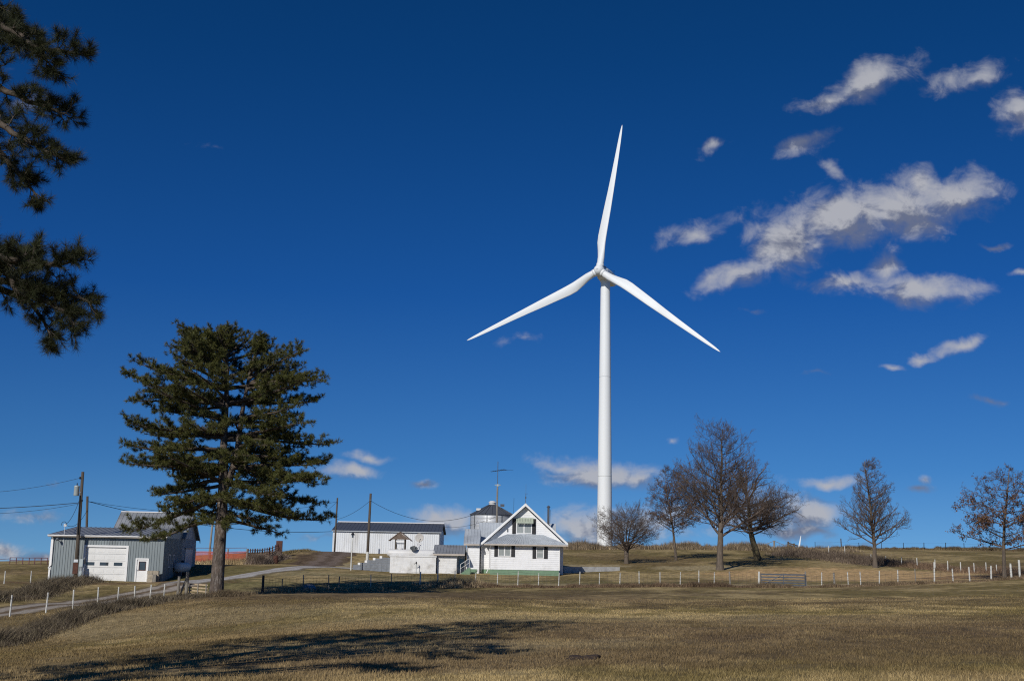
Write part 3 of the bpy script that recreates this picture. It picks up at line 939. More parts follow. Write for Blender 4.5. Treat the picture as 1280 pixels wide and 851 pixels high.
def blade(mb, hub, sdir, axis, L, root_r=.95):
    """blade along sdir; axis = rotor axis pointing upwind; trailing edge counter-clockwise as seen from upwind"""
    s = sdir.normalized()
    c = axis.cross(s).normalized()            # ccw seen from the upwind side
    st = [(0.02, 1.9, 1.9, 0, 0), (.05, 1.9, 1.9, 0, 0), (.09, 2.15, 1.6, 0.05, 14), (.14, 2.5, 1.15, .22, 14), (.19, 2.85, .85, .34, 12), (.24, 2.85, .7, .36, 10), (.32, 2.6, .55, .34, 7), (.42, 2.35, .44, .30, 5),
          (.54, 1.92, .34, .26, 3), (.66, 1.56, .26, .22, 2), (.78, 1.22, .19, .18, 1), (.88, .92, .14, .14, 0), (.95, .64, .09, .12, 0), (.985, .36, .05, .1, 0), (1.0, .08, .02, .1, 0)]
    n = 16
    rings = []
    for (t, ch, th, off, tw) in st:
        o = hub + s * (t * L) + axis * (.9 * t * t * 1.2)
        tw = R(tw + 4)
        cc = c * math.cos(tw) - axis * math.sin(tw)
        nn = c * math.sin(tw) + axis * math.cos(tw)
        ring = []
        for k in range(n):
            a = 2 * PI * k / n
            xx = math.cos(a)
            sharp = min(1, max(0, (t - .05) / .12))
            yyv = math.sin(a) * (1 - sharp * .55 * max(0, xx) ** 1)
            ring.append(o + cc * (xx * ch / 2 + off * ch * .9) + nn * (yyv * th / 2))
        rings.append(ring)
    vs = [p for r_ in rings for p in r_]
    fs = []
    for i in range(len(rings) - 1):
        for k in range(n):
            fs.append((i * n + k, (i + 1) * n + k, (i + 1) * n + (k + 1) % n, i * n + (k + 1) % n))
    fs.append(tuple(range(n))); fs.append(tuple(range((len(rings) - 1) * n, len(rings) * n))[::-1])
    mb.add(vs, fs)


def turbine(label, base, hub_rel, axis, dirs, L, group=None):
    """base: world; hub_rel: rotor centre relative to the base; axis: unit vector upwind"""
    root = thing('wind_turbine', label, 'wind turbine', base, 0, group)
    hub = Vector(hub_rel)
    top = hub.z - 1.9
    mb = MB()
    n = 48
    prof = []
    for k in range(25):
        t = k / 24
        prof.append((2.15 * (1 - t) + 1.32 * t if t > .3 else 2.15 - (2.15 - 1.98) * t / .3 * .6, -3 + (top + 3) * t))
    prof = [(2.12 - .80 * t ** 1.15, -3 + (top + 3) * t) for t in np.linspace(0, 1, 25)]
    mb.lathe(prof, n)
    tw = mb.build('tower', M['turbine'], root, smooth=True)
    for t in (.32, .66):
        zz = -3 + (top + 3) * t; rr = 2.12 - .80 * t ** 1.15
        MB().lathe([(rr, zz - .10), (rr + .018, zz - .09), (rr + .018, zz + .09), (rr, zz + .10)], n).build('flange', M['seam'], tw, smooth=True)
    MB().lathe([(1.32, top - .5), (1.42, top - .45), (1.42, top + .5), (1.1, top + .6)], n).build('yaw_ring', M['turbine'], root, smooth=True)
    a = axis.normalized()
    side = Vector((0, 0, 1)).cross(a).normalized()
    up = a.cross(side)
    # nacelle: rounded box running downwind from the hub
    secs = [(-1.2, .95, .95, 0), (-1.8, 1.35, 1.45, 0), (-3.0, 1.6, 1.75, .05), (-6.0, 1.7, 1.9, .1), (-10.0, 1.6, 1.8, .15), (-11.3, 1.4, 1.4, .35), (-11.8, .9, .8, .45)]
    rings = []
    m_ = 20
    for (t, hw, hh_, dzz) in secs:
        ring = []
        for k in range(m_):
            an = 2 * PI * k / m_
            ca, sa = math.cos(an), math.sin(an)
            e = .45
            ring.append(hub + a * t + side * (hw * math.copysign(abs(ca) ** e, ca)) + up * (hh_ * math.copysign(abs(sa) ** e, sa) + dzz))
        rings.append(ring)
    vs = [p for r_ in rings for p in r_]
    fs = [(i * m_ + k, i * m_ + (k + 1) % m_, (i + 1) * m_ + (k + 1) % m_, (i + 1) * m_ + k) for i in range(len(rings) - 1) for k in range(m_)]
    fs += [tuple(range(m_))[::-1], tuple(range((len(rings) - 1) * m_, len(rings) * m_))]
    nac = MB().add(vs, fs).build('nacelle', M['turbine'], root)
    q = hub - a * 9.8 + up * 2.0
    mb = MB()
    mb.tube([q, q + up * 1.5], .05, 6); mb.tube([q + side * .9, q + side * .9 + up * 1.1], .05, 6); mb.tube([q - side * .5 + up * .9, q + side * 1.2 + up * .9], .04, 6)
    mb.build('weather_mast', M['dish'], nac)
    # cooler hood on the roof
    q = hub - a * 5.0 + up * 1.95
    MB().hexa([q + a * 2.4 - side * .8, q - a * 3.2 - side * .8, q - a * 3.2 + side * .8, q + a * 2.4 + side * .8,
               q + a * 2.0 - side * .6 + up * .35, q - a * 3.0 - side * .6 + up * .35, q - a * 3.0 + side * .6 + up * .35, q + a * 2.0 + side * .6 + up * .35]).build('roof_hood', M['turbine'], nac)
    # spinner
    mb = MB()
    pr = [(0.02, 1.75), (.55, 1.68), (1.0, 1.35), (1.35, .8), (1.48, .1), (1.45, -.6), (1.3, -1.2), (.2, -1.25)]
    vs = []; ns = 28
    for r_, t in pr:
        for k in range(ns):
            an = 2 * PI * k / ns
            vs.append(hub + a * t + (side * math.cos(an) + up * math.sin(an)) * r_)
    fs = [(i * ns + k, (i + 1) * ns + k, (i + 1) * ns + (k + 1) % ns, i * ns + (k + 1) % ns) for i in range(len(pr) - 1) for k in range(ns)]
    fs.append(tuple(range(ns))[::-1])
    mb.add(vs, fs).build('hub', M['turbine'], root, smooth=True)
    for d in dirs:
        mb = MB(); blade(mb, hub, d, a, L)
        bo = mb.build('blade', M['turbine'], root, smooth=True)
        mb = MB(); mb.tube([hub + d * .9, hub + d * 1.9], 1.06, 24); mb.build('blade_collar', M['turbine'], bo, smooth=True)
    return root


TY = 330.0
hubW = P(749, 338, TY - 4.3)
YAW = R(24)
axis = Vector((-math.sin(YAW), -math.cos(YAW), math.tan(R(5)))).normalized()
tx = P(756.5, 420, TY).x
# keep tower axis behind the hub
dirs = []
tips = [(780, 154), (585, 427), (897, 438)]
lens = []
for (a_, b_) in tips:
    d = ray(a_, b_)
    C0 = Vector((0, 0, EYE))
    t = (hubW - C0).dot(axis) / d.dot(axis)
    v = C0 + d * t - hubW
    lens.append(v.length)
    dirs.append(v.normalized())
print('blade lengths', lens)
tb = Vector((tx, TY, float(H(tx, TY))))
turbine('huge white three bladed wind turbine rising behind the farmhouse', tb, hubW - tb, axis, dirs, sum(lens) / 3)
# second turbine far beyond the ridge: only a blade tip clears the ground
Y2 = 760.0
tip = P(1001.5, 670, Y2); hb = tip + Vector((-.18 * 40, 0, -40))
d1 = (tip - hb).normalized()
ax2 = Vector((-.35, -.93, .05)).normalized()
d1 = (d1 - ax2 * d1.dot(ax2)).normalized()
dd = [Matrix.Rotation(a_, 3, ax2) @ d1 for a_ in (0, 2 * PI / 3, 4 * PI / 3)]
gz = float(H(hb.x, hb.y + 4))
turbine('distant wind turbine of which only one white blade tip shows above the ridge', (hb.x + 1.5, hb.y + 4, gz), hb - Vector((hb.x + 1.5, hb.y + 4, gz)), ax2, dd, 41)

# ------------------------------------------------------------------ trees
def norm_rows(a):
    return a / np.maximum(np.linalg.norm(a, axis=1, keepdims=True), 1e-9)


def twig_mesh(name, segs, mt, parent, sides=3):
    """segs: (n, 8) p0 xyz, p1 xyz, r0, r1 -> prisms"""
    s = np.asarray(segs, float)
    d = norm_rows(s[:, 3:6] - s[:, :3])
    ref = np.where(np.abs(d[:, 2:3]) > .9, [[1, 0, 0]], [[0, 0, 1]])
    u = norm_rows(np.cross(d, ref)); v = np.cross(d, u)
    ang = np.arange(sides) * 2 * PI / sides
    ring = np.cos(ang)[None, :, None] * u[:, None] + np.sin(ang)[None, :, None] * v[:, None]
    a = s[:, None, :3] + ring * s[:, 6][:, None, None]
    b = s[:, None, 3:6] + ring * s[:, 7][:, None, None]
    V = np.concatenate([a, b], 1).reshape(-1, 3)
    k = np.arange(len(s))[:, None, None] * 2 * sides
    f = np.array([[i, (i + 1) % sides, (i + 1) % sides + sides, i + sides] for i in range(sides)])[None]
    return np_mesh(name, V, (k + f).reshape(-1, 4), mt, parent)


bark = {
    'grey': mat('grey_brown_bark', (.125, .10, .078), .9, var=.35, scale=3, stretch=(3, 3, .6), bump=.03, bump_scale=5),
    'dark': mat('dark_mossy_bark', (.075, .06, .035), .9, var=.4, scale=3, stretch=(3, 3, .6), bump=.03, dark=(.10, .09, .03), dark_amt=.5, dark_scale=1.5),
    'twig': mat('twigs', (.118, .090, .074), .9, var=.3, scale=2),
    'twig_red': mat('reddish_twigs', (.10, .072, .056), .9, var=.3, scale=2),
    'pine': mat('pine_bark', (.105, .082, .066), .9, var=.5, scale=2.2, stretch=(3, 3, 1.0), bump=.05, bump_scale=4, dark=(.36, .33, .30), dark_amt=.6, dark_scale=2.6),
    'pine_twig': mat('pine_branch', (.10, .078, .06), .9, var=.3, scale=3),
    'pine_near': mat('near_pine_branch', (.085, .068, .054), .9, var=.3, scale=8),
}
leafm = mat('dead_oak_leaves', (.2, .1, .05), .85, var=.2, scale=5, attr='tint', spec=.15)


def bare_tree(name, label, px, Y, Hh, shape, trunk_r, trunk_h, lead=True, seed=1, mats=('grey', 'twig'), n1=34, up=.5, leaves=0, leaf_lo=True, stems=1, lean=0.0, twist=.22, dens=1.0):
    """shape(t) -> crown half width at crown height fraction t; limbs reach for it, boughs and twigs fill it"""
    rg = random.Random(seed)
    base = ground(px, Y)
    root = thing(name, label, 'tree', base)
    sub = .0
    trunk = MB(); big = MB(); segs = []
    tipsl = []
    def path(p, d, L, r0, r1, n, curve_up, wob):
        pts = [p.copy()]; rad = [r0]
        d = d.normalized()
        for i in range(n):
            d = (d + Vector((rg.gauss(0, wob), rg.gauss(0, wob), rg.gauss(0, wob * .6) + curve_up / n))).normalized()
            p = p + d * (L / n)
            pts.append(p.copy()); rad.append(r0 + (r1 - r0) * ((i + 1) / n) ** .85)
        return pts, rad
    def add_seg(pts, rad):
        for i in range(len(pts) - 1):
            segs.append((*pts[i], *pts[i + 1], rad[i], rad[i + 1]))
    def grow(p, d, L, r, lev):
        n = (0, 7, 6, 4, 2)[lev]
        pts, rad = path(p, d, L, r, max(r * .28, .007), n, up * (.8, .9, .5, .3, .2)[lev], (0, .09, .12, .14, .16)[lev] * (twist / .22))
        if lev == 1:
            big.tube(pts, rad, 6)
        else:
            add_seg(pts, rad)
        if lev == 4:
            tipsl.append(pts[-1]); tipsl.append(pts[1])
            return
        kids = int((0, max(5, L * 2.6 * dens), max(4, L * 3.1 * dens), max(3, L * 4.2 * dens))[lev])
        for i in range(kids):
            t = .18 + .80 * (i + rg.random()) / kids
            j = min(int(t * n), n - 1); f = t * n - j
            q = pts[j].lerp(pts[j + 1], f)
            dd_ = (pts[j + 1] - pts[j]).normalized()
            perp = Vector((rg.gauss(0, 1), rg.gauss(0, 1), rg.gauss(0, 1))); perp = (perp - dd_ * perp.dot(dd_)).normalized()
            ang = R(rg.uniform(28, 58))
            nd = dd_ * math.cos(ang) + perp * math.sin(ang) + Vector((0, 0, .12))
            l2 = L * (0, .46, .46, .42)[lev] * (1.15 - .65 * t) * rg.uniform(.65, 1.25)
            rr = (rad[j] * (1 - f) + rad[j + 1] * f) * .55
            grow(q, nd, max(l2, .25), max(rr, .011 if lev < 3 else .008), lev + 1)
    ch = Hh - trunk_h
    for st in range(stems):
        if stems > 1:
            a = 2 * PI * st / stems + rg.uniform(-.3, .3)
            d = Vector((math.cos(a) * .55, math.sin(a) * .55, 1))
            p0 = Vector((0, 0, trunk_h * .8))
        else:
            d = Vector((lean, 0, 1)); p0 = Vector((0, 0, -.2))
        if stems == 1:
            pts, rad = path(p0, d, Hh * 1.0 if lead else trunk_h + ch * .45, trunk_r, .03 if lead else trunk_r * .3, 14, .1, .035)
            # root flare
            trunk.tube([pts[0] + Vector((0, 0, -.2))] + pts, [trunk_r * 1.5, trunk_r * 1.25] + rad[1:], 10)
        else:
            pts, rad = path(p0, d, ch * .62, trunk_r * .5, trunk_r * .16, 9, .25, .06)
            big.tube(pts, rad, 7)
        zs = [p.z for p in pts]
        m_ = n1 // stems
        for i in range(m_):
            t = (i + rg.random() * .8) / m_
            zt = trunk_h * (1.0 if stems == 1 else .95) + (zs[-1] - trunk_h) * t
            if zt < zs[0]: zt = zs[0] + .1
            j = 0
            while j < len(pts) - 2 and zs[j + 1] < zt: j += 1
            f = (zt - zs[j]) / max(zs[j + 1] - zs[j], 1e-3); f = min(max(f, 0), 1)
            q = pts[j].lerp(pts[j + 1], f)
            a = i * 2.39996 + rg.uniform(-.4, .4) + st
            tt = min(max((zt - trunk_h) / ch, 0), 1)
            # a limb leaving at tt ends higher up: reach to the envelope there
            lift = .12 + up * .30
            te = min(1, tt + lift * (1 - tt))
            reach = max(shape(te), .25)
            tgt = Vector((math.cos(a) * reach, math.sin(a) * reach, trunk_h + ch * te))
            dv = tgt - q
            L = max(dv.length * rg.uniform(.82, 1.06), .5)
            dn = dv.normalized()
            grow(q, dn + Vector((0, 0, -up * .28)), L, max((rad[j] * .55) * (.6 + .5 * rg.random()), .028), 1)
    if stems > 1:
        trunk.tube([(0, 0, -.4), (0, 0, 0), (0, 0, trunk_h * .5), (0, 0, trunk_h)], [trunk_r * 1.3, trunk_r * 1.15, trunk_r, trunk_r * 1.05], 12)
    if not lead and stems == 1:
        # main fork limbs near the trunk top
        for k in range(4):
            a = k * PI / 2 + rg.random()
            grow(pts[-1], Vector((math.cos(a) * .5, math.sin(a) * .5, 1)), ch * .5, trunk_r * .35, 1)
    trunk.build('trunk', bark[mats[0]], root, smooth=True)
    cr_ = big.build('crown', bark[mats[1]], root, smooth=True)
    twig_mesh('twigs', segs, bark[mats[1]], cr_)
    if leaves and tipsl:
        rgn = np.random.default_rng(seed)
        T = np.array([tuple(t) for t in tipsl])
        T = T[rgn.permutation(len(T))]
        if leaf_lo:
            keepm = rgn.random(len(T)) < np.clip(1.25 - 1.3 * (T[:, 2] - trunk_h) / ch, .08, 1) * (.3 + 1.2 * vnoise(T[:, 0] / 1.0 + 50, T[:, 2] / 1.0 + 50, seed)) ** 2
            T = T[keepm]
        T = T[:leaves]
        T = np.repeat(T, 3, 0) + rgn.normal(0, .10, (len(T) * 3, 3))
        n = len(T)
        a = norm_rows(rgn.normal(0, 1, (n, 3))) * .085; b = norm_rows(rgn.normal(0, 1, (n, 3))) * .055
        V = np.stack([T - a, T + b, T + a, T - b], 1).reshape(-1, 3)
        Fc = np.arange(n * 4).reshape(-1, 4)
        c = np.array((.155, .088, .055))[None] * rgn.uniform(.5, 1.3, (n, 1))
        lo = np_mesh('dead_leaves', V, Fc, leafm, root, colors=np.repeat(c, 4, 0))
        tag(lo, kind='stuff')
    print(label, len(segs))
    return root


def pw(xs, ys):
    return lambda t: float(np.interp(t, xs, ys))


bare_tree('bare_tree', 'low round multi stemmed bare tree in front of the turbine tower', 783, 148, 8.6, pw([0, .12, .4, .7, .9, 1], [2.2, 4.0, 4.2, 3.5, 2.0, .8]), .26, 1.5, stems=5, seed=3, n1=44, up=.45, mats=('grey', 'twig'), dens=1.12)
bare_tree('bare_tree', 'slim tree with brown dead leaves between low tree and tall tree', 845, 156, 12.0, pw([0, .15, .35, .6, .8, .92, 1], [1.6, 3.3, 3.7, 3.4, 2.7, 1.9, .5]), .19, 3.4, seed=5, n1=52, up=.35, dens=1.4, mats=('grey', 'twig_red'), leaves=1100)
bare_tree('bare_tree', 'tallest bare tree with pointed oval crown and thick grey trunk', 900, 134, 16.3, pw([0, .12, .35, .55, .75, .9, 1], [3.2, 4.7, 5.0, 4.7, 3.7, 2.5, .4]), .41, 3.4, seed=8, n1=52, up=.68, mats=('grey', 'twig'), dens=1.05)
bare_tree('bare_tree', 'wide spreading bare tree with dark mossy leaning trunk', 948, 152, 13.4, pw([0, .12, .35, .55, .75, .9, 1], [4.6, 5.8, 5.4, 4.6, 3.6, 2.2, .8]), .50, 3.0, lead=False, seed=12, n1=26, up=.25, lean=-.16, mats=('dark', 'twig'), twist=.34, dens=1.15)
bare_tree('bare_tree', 'lone slender bare tree with conical crown on the golden grass', 1094, 138, 12.2, pw([0, .12, .3, .5, .7, .85, 1], [2.8, 3.9, 3.7, 3.0, 2.1, 1.3, .2]), .28, 2.4, seed=15, n1=56, up=.62, mats=('grey', 'twig'), dens=1.25)
bare_tree('bare_tree', 'rightmost tree with rusty leaves clinging to its lower branches', 1256, 106, 9.8, pw([0, .12, .3, .5, .7, .85, 1], [3.2, 4.1, 4.1, 3.8, 3.2, 2.3, .6]), .20, 2.4, seed=19, n1=30, up=.28, mats=('grey', 'twig_red'), leaves=2200, dens=.9)

# ---- pines
needle = mat('pine_needles', (.05, .06, .02), .6, var=.15, scale=2, attr='tint', spec=.25)


def needles_mesh(name, pos, dirs_, per, length, width, base_c, parent, seed, spread=.95):
    rg = np.random.default_rng(seed)
    n = len(pos)
    p = np.repeat(pos, per, 0); d = np.repeat(norm_rows(dirs_), per, 0)
    nd = norm_rows(d * .75 + norm_rows(rg.normal(0, 1, (n * per, 3))) * spread)
    L = length * rg.uniform(.65, 1.15, (n * per, 1))
    start = p + d * rg.uniform(-.7, .1, (n * per, 1)) * length
    side = norm_rows(np.cross(nd, rg.normal(0, 1, (n * per, 3)))) * width / 2
    tipv = start + nd * L
    V = np.stack([start - side, start + side, tipv + side * .25, tipv - side * .25], 1).reshape(-1, 3)
    Fc = np.arange(n * per * 4).reshape(-1, 4)
    tv = np.repeat(rg.uniform(.7, 1.3, (n, 1)), per, 0) * rg.uniform(.75, 1.25, (n * per, 1))
    hue = np.repeat(rg.uniform(0, 1, (n, 1)), per, 0)
    c = np.array(base_c)[None] * tv * np.concatenate([1 + .22 * hue, np.ones_like(hue), 1 - .25 * hue], 1)
    return np_mesh(name, V, Fc, needle, parent, colors=np.repeat(c, 4, 0))


def rv(rg, s=1.0):
    return Vector((rg.gauss(0, s), rg.gauss(0, s), rg.gauss(0, s)))


def pine_branch(rg, p0, az, el, L, r, segs, tufts_, step, droop=.25, side_scale=.42, tuft_every=.22, thick=1.0, start=.28):
    """one limb with flat sprays of branchlets; appends wood segments and tufts"""
    n = 9
    d = Vector((math.cos(az) * math.cos(el), math.sin(az) * math.cos(el), math.sin(el)))
    p = p0.copy(); pts = [p.copy()]
    for i in range(n):
        t = i / n
        d = (d + Vector((rg.gauss(0, .06), rg.gauss(0, .06), (-droop if t < .55 else droop * 1.3) / n + rg.gauss(0, .03)))).normalized()
        p = p + d * L / n
        pts.append(p.copy())
    rad = [r * (1 - i / n) ** .8 + .012 for i in range(n + 1)]
    for i in range(n):
        segs.append((*pts[i], *pts[i + 1], rad[i], rad[i + 1]))
    k = max(4, int(L * (1 - start) / step))
    for j in range(k):
        t = start + (1 - start) * (j + rg.random() * .7) / k
        i = min(int(t * n), n - 1); q = pts[i].lerp(pts[i + 1], t * n - i)
        dd_ = (pts[i + 1] - pts[i]).normalized()
        sd = dd_.cross(Vector((0, 0, 1))).normalized() * (1 if j % 2 else -1)
        ang = R(rg.uniform(35, 62))
        bd = (dd_ * math.cos(ang) + sd * math.sin(ang) + Vector((0, 0, rg.uniform(-.06, .16)))).normalized()
        bl = L * side_scale * (1.12 - .75 * t) * rg.uniform(.6, 1.2) + .25
        m_ = max(2, int(bl / tuft_every))
        q0 = q
        for s_ in range(m_):
            q1 = q0 + bd * bl / m_
            segs.append((*q0, *q1, max(.022 * thick * (1 - s_ / m_), .008), max(.022 * thick * (1 - (s_ + 1) / m_), .006)))
            if s_ > 0 or bl < .7:
                for w_ in range(3 if s_ > m_ * .25 else 2):
                    o_ = (bd * .4 + rv(rg, .5) + Vector((0, 0, .40))).normalized()
                    ln = tuft_every * rg.uniform(.5, 1.5)
                    e_ = q1 + o_ * ln
                    if rg.random() < .5:
                        segs.append((*q1, *e_, .010 * thick, .006 * thick))
                    tufts_.append((*e_, *o_))
            bd = (bd + rv(rg, .12) + Vector((0, 0, .04))).normalized()
            q0 = q1
    e_ = pts[-1]; tufts_.append((*e_, *d))


def big_pine():
    rg = random.Random(42)
    base = ground(270, 80)
    root = thing('pine_tree', 'big spreading dark green pine standing between garage and barn', 'tree', base)
    tr = MB()
    main = [Vector((0, 0, -.6)), Vector((0, 0, 0)), Vector((.02, 0, 1)), Vector((.03, 0, 3)), Vector((.05, 0, 5.5)), Vector((.0, 0, 8)), Vector((-.12, 0, 10)), Vector((-.15, .1, 12.5)), Vector((-.2, .1, 15)), Vector((-.45, 0, 17.4))]
    tr.tube(main, [.60, .50, .43, .40, .36, .29, .23, .18, .11, .03], 18)
    fork = [Vector((.05, 0, 6.6)), Vector((.5, -.1, 7.8)), Vector((.85, -.1, 9.6)), Vector((1.0, -.1, 12)), Vector((1.3, 0, 14.5)), Vector((1.7, 0, 16.6))]
    tr.tube(fork, [.2, .22, .2, .15, .09, .03], 12)
    tr.build('trunk', bark['pine'], root, smooth=True)
    hs = [5.0, 6.2, 7.5, 8.8, 10.7, 12.6, 14.6, 16.1, 17.0, 17.8]
    Lf = [4.4, 6.2, 6.9, 6.6, 6.7, 7.1, 5.9, 5.1, 3.8, 2.6]
    Rt = [5.4, 6.9, 7.0, 6.8, 6.6, 6.2, 6.2, 3.4, 2.4, 1.2]
    segs, tf = [], []
    def trunk_at(z, line):
        for a, b in zip(line[:-1], line[1:]):
            if a.z <= z <= b.z:
                return a.lerp(b, (z - a.z) / (b.z - a.z))
        return line[-1].copy()
    N = 108
    for i in range(N + 34):
        t = (i + .5) / N if i < N else .72 + .28 * (i - N + .5) / 34
        z = 5.3 + 11.7 * t ** .92 + rg.uniform(-.3, .3)
        z = round(z / 1.05) * 1.05 + rg.gauss(0, .16) if z < 15.5 else z
        az = i * 2.39996 + rg.uniform(-.35, .35)
        ext = min(z + (.3 + 1.6 * max(0, t - .5)), 17.8)
        side = math.cos(az)
        Lx = np.interp(ext, hs, Rt) if side > 0 else np.interp(ext, hs, Lf)
        Ly = .5 * (np.interp(ext, hs, Rt) + np.interp(ext, hs, Lf)) * .9
        L = 1 / math.sqrt((math.cos(az) / Lx) ** 2 + (math.sin(az) / Ly) ** 2)
        L *= rg.choice((.6, .85, .97, 1.0, 1.02)) if i < N else rg.choice((.4, .6, .75, .9))
        el = R(np.interp(t, [0, .35, .7, .9, 1], [-8, 3, 15, 30, 58])) + rg.gauss(0, .08)
        if i >= N: el += R(14)
        line = fork if (z > 7.5 and side > .1 and rg.random() < .7) else main
        zz = min(z, line[-1].z - .1)
        p0 = trunk_at(zz, line)
        L = max(L - (p0.x if side > 0 else -p0.x), .8)
        rise = L * math.sin(max(el, 0))
        if zz + rise > 17.5:
            el = math.asin(max(min((17.5 - zz) / L, .95), -.2))
        pine_branch(rg, p0, az, el, L, .06 + .014 * L, segs, tf, .30, droop=.22 if t < .7 else .05, side_scale=.36, tuft_every=.20, start=.24)
    # short dead stubs on the bare lower trunk
    for k in range(9):
        z = rg.uniform(3.8, 11); az = rg.uniform(0, 2 * PI); p0 = trunk_at(z, main)
        q = p0 + Vector((math.cos(az), math.sin(az), .1)) * rg.uniform(.7, 1.8)
        segs.append((*p0, *q, .035, .012))
    cw = twig_mesh('crown', segs, bark['pine_twig'], root, 4)
    T = np.array(tf)
    print('pine tufts', len(T))
    o = needles_mesh('needles', T[:, :3], T[:, 3:], 26, .215, .024, (.072, .082, .024), cw, 4)
    tag(o, kind='stuff')


big_pine()


def near_pine():
    rg = random.Random(5)
    tx_, ty_ = -13.2, 17.5
    base = Vector((tx_, ty_, float(H(tx_, ty_))))
    root = thing('pine_tree', 'branches of a near pine hanging in from the upper left edge', 'tree', base)
    tr = MB()
    tr.tube([(0, 0, -.5), (0, 0, 0), (.05, 0, 2), (.1, 0, 6), (.1, 0, 12), (0, 0, 18.7)], [.6, .5, .42, .36, .25, .05], 16)
    tr.build('trunk', bark['pine'], root, smooth=True)
    segs, tf = [], []
    # limbs in view: root height on the trunk, then points (px, py, Y) it passes
    limbs = [
        (7.3, [(-60, 15, 17.0), (20, 50, 16.6), (60, 62, 16.4), (96, 68, 16.2)], 1),
        (7.1, [(-60, 20, 16.6), (0, 30, 16.4), (45, 60, 16.1), (62, 80, 16)], 0),
        (6.9, [(-80, 70, 17.4), (0, 110, 17.2), (45, 130, 17.0), (82, 142, 16.8)], 0),
        (6.6, [(-80, 110, 16.6), (-10, 150, 16.5), (40, 180, 16.4), (78, 198, 16.3)], 0),
        (6.2, [(-80, 140, 17.4), (-10, 185, 17.3), (22, 215, 17.2), (46, 246, 17.1)], 0),
        (7.8, [(-80, -30, 17), (-20, 20, 17), (10, 40, 17), (40, 55, 17)], 0),
        
        (4.3, [(-100, 330, 17.0), (0, 350, 16.8), (60, 362, 16.6), (112, 378, 16.4)], 0),
        (4.5, [(-100, 310, 16.4), (-10, 320, 16.3), (45, 330, 16.2), (92, 328, 16.1)], 0),
        (4.2, [(-100, 340, 17.4), (0, 362, 17.2), (40, 380, 17.0), (66, 425, 16.9)], 0),
        (4.5, [(-100, 312, 17.2), (-20, 318, 17.0), (15, 318, 17), (40, 314, 17)], 0),
        (4.3, [(-60, 340, 16.8), (30, 365, 16.6), (75, 385, 16.5), (92, 404, 16.4)], 0),
    ]
    def limb(z0, pts3, sparse=False):
        path = [Vector((.08, 0, z0))] + [p - base for p in pts3]
        full = []
        Pq = [path[0] * 2 - path[1]] + path + [path[-1] * 2 - path[-2]]
        for i in range(1, len(Pq) - 2):
            a, b, c, d = Pq[i - 1], Pq[i], Pq[i + 1], Pq[i + 2]
            for j in range(6):
                t = j / 6
                full.append(0.5 * ((2 * b) + (c - a) * t + (2 * a - 5 * b + 4 * c - d) * t * t + (3 * b - a - 3 * c + d) * t ** 3) + rv(rg, .012))
        full.append(path[-1])
        n = len(full) - 1
        for i in range(n):
            r0 = .075 * (1 - i / n) ** .9 + .012; r1 = .075 * (1 - (i + 1) / n) ** .9 + .012
            segs.append((*full[i], *full[i + 1], r0, r1))
        for i in range(3, n + 1):
            t = i / n
            d = (full[i] - full[i - 1]).normalized()
            for s_ in range(2):
                bd = (d * .8 + rv(rg, .55) + Vector((0, 0, .05))).normalized()
                bl = (.40 - .17 * t) * rg.uniform(.5, 1.25)
                bare = sparse and t < .82
                m_ = 4
                q0 = full[i]
                for k in range(m_):
                    q1 = q0 + bd * bl / m_
                    segs.append((*q0, *q1, .010 - .0016 * k, .0085 - .0016 * k))
                    if not bare and k >= 1:
                        for w_ in range(2):
                            o_ = (bd * .8 + rv(rg, .5) + Vector((0, 0, .25))).normalized()
                            e_ = q1 + o_ * rg.uniform(.03, .14)
                            segs.append((*q1, *e_, .006, .004))
                            tf.append((*e_, *o_))
                    bd = (bd + rv(rg, .18) + Vector((0, 0, .05))).normalized()
                    q0 = q1
    for (z0, pl, sp) in limbs:
        limb(z0, [P(*q) for q in pl], bool(sp))
    # the rest of the crown, outside the frame
    T1 = len(tf)
    tf2 = []; segs2 = []
    for i in range(66):
        t = i / 66
        z = 6.0 + 12.4 * t
        az = i * 2.39996
        if math.cos(az) > .1 and z < 9.0 and math.sin(az) > -.9:
            continue
        L = np.interp(t, [0, .3, .7, 1], [3.6, 4.4, 4.2, 1.5]) * rg.uniform(.8, 1.1)
        if math.cos(az) > .0:
            L = min(L, 3.9)
        pine_branch(rg, Vector((.08, 0, z)), az, R(np.interp(t, [0, .6, 1], [2, 22, 60])), L, .07, segs2, tf2, .36, side_scale=.38, tuft_every=.28)
    cw = twig_mesh('crown', segs + segs2, bark['pine_near'], root, 5)
    T = np.array(tf); T2 = np.array(tf2)
    print('near tufts', len(T), len(T2))
    o = needles_mesh('needles', T[:, :3], T[:, 3:], 64, .125, .0042, (.030, .038, .016), cw, 6, spread=.8)
    tag(o, kind='stuff')
    o = needles_mesh('needles', T2[:, :3], T2[:, 3:], 22, .26, .026, (.045, .052, .020), cw, 7)
    tag(o, kind='stuff')


near_pine()

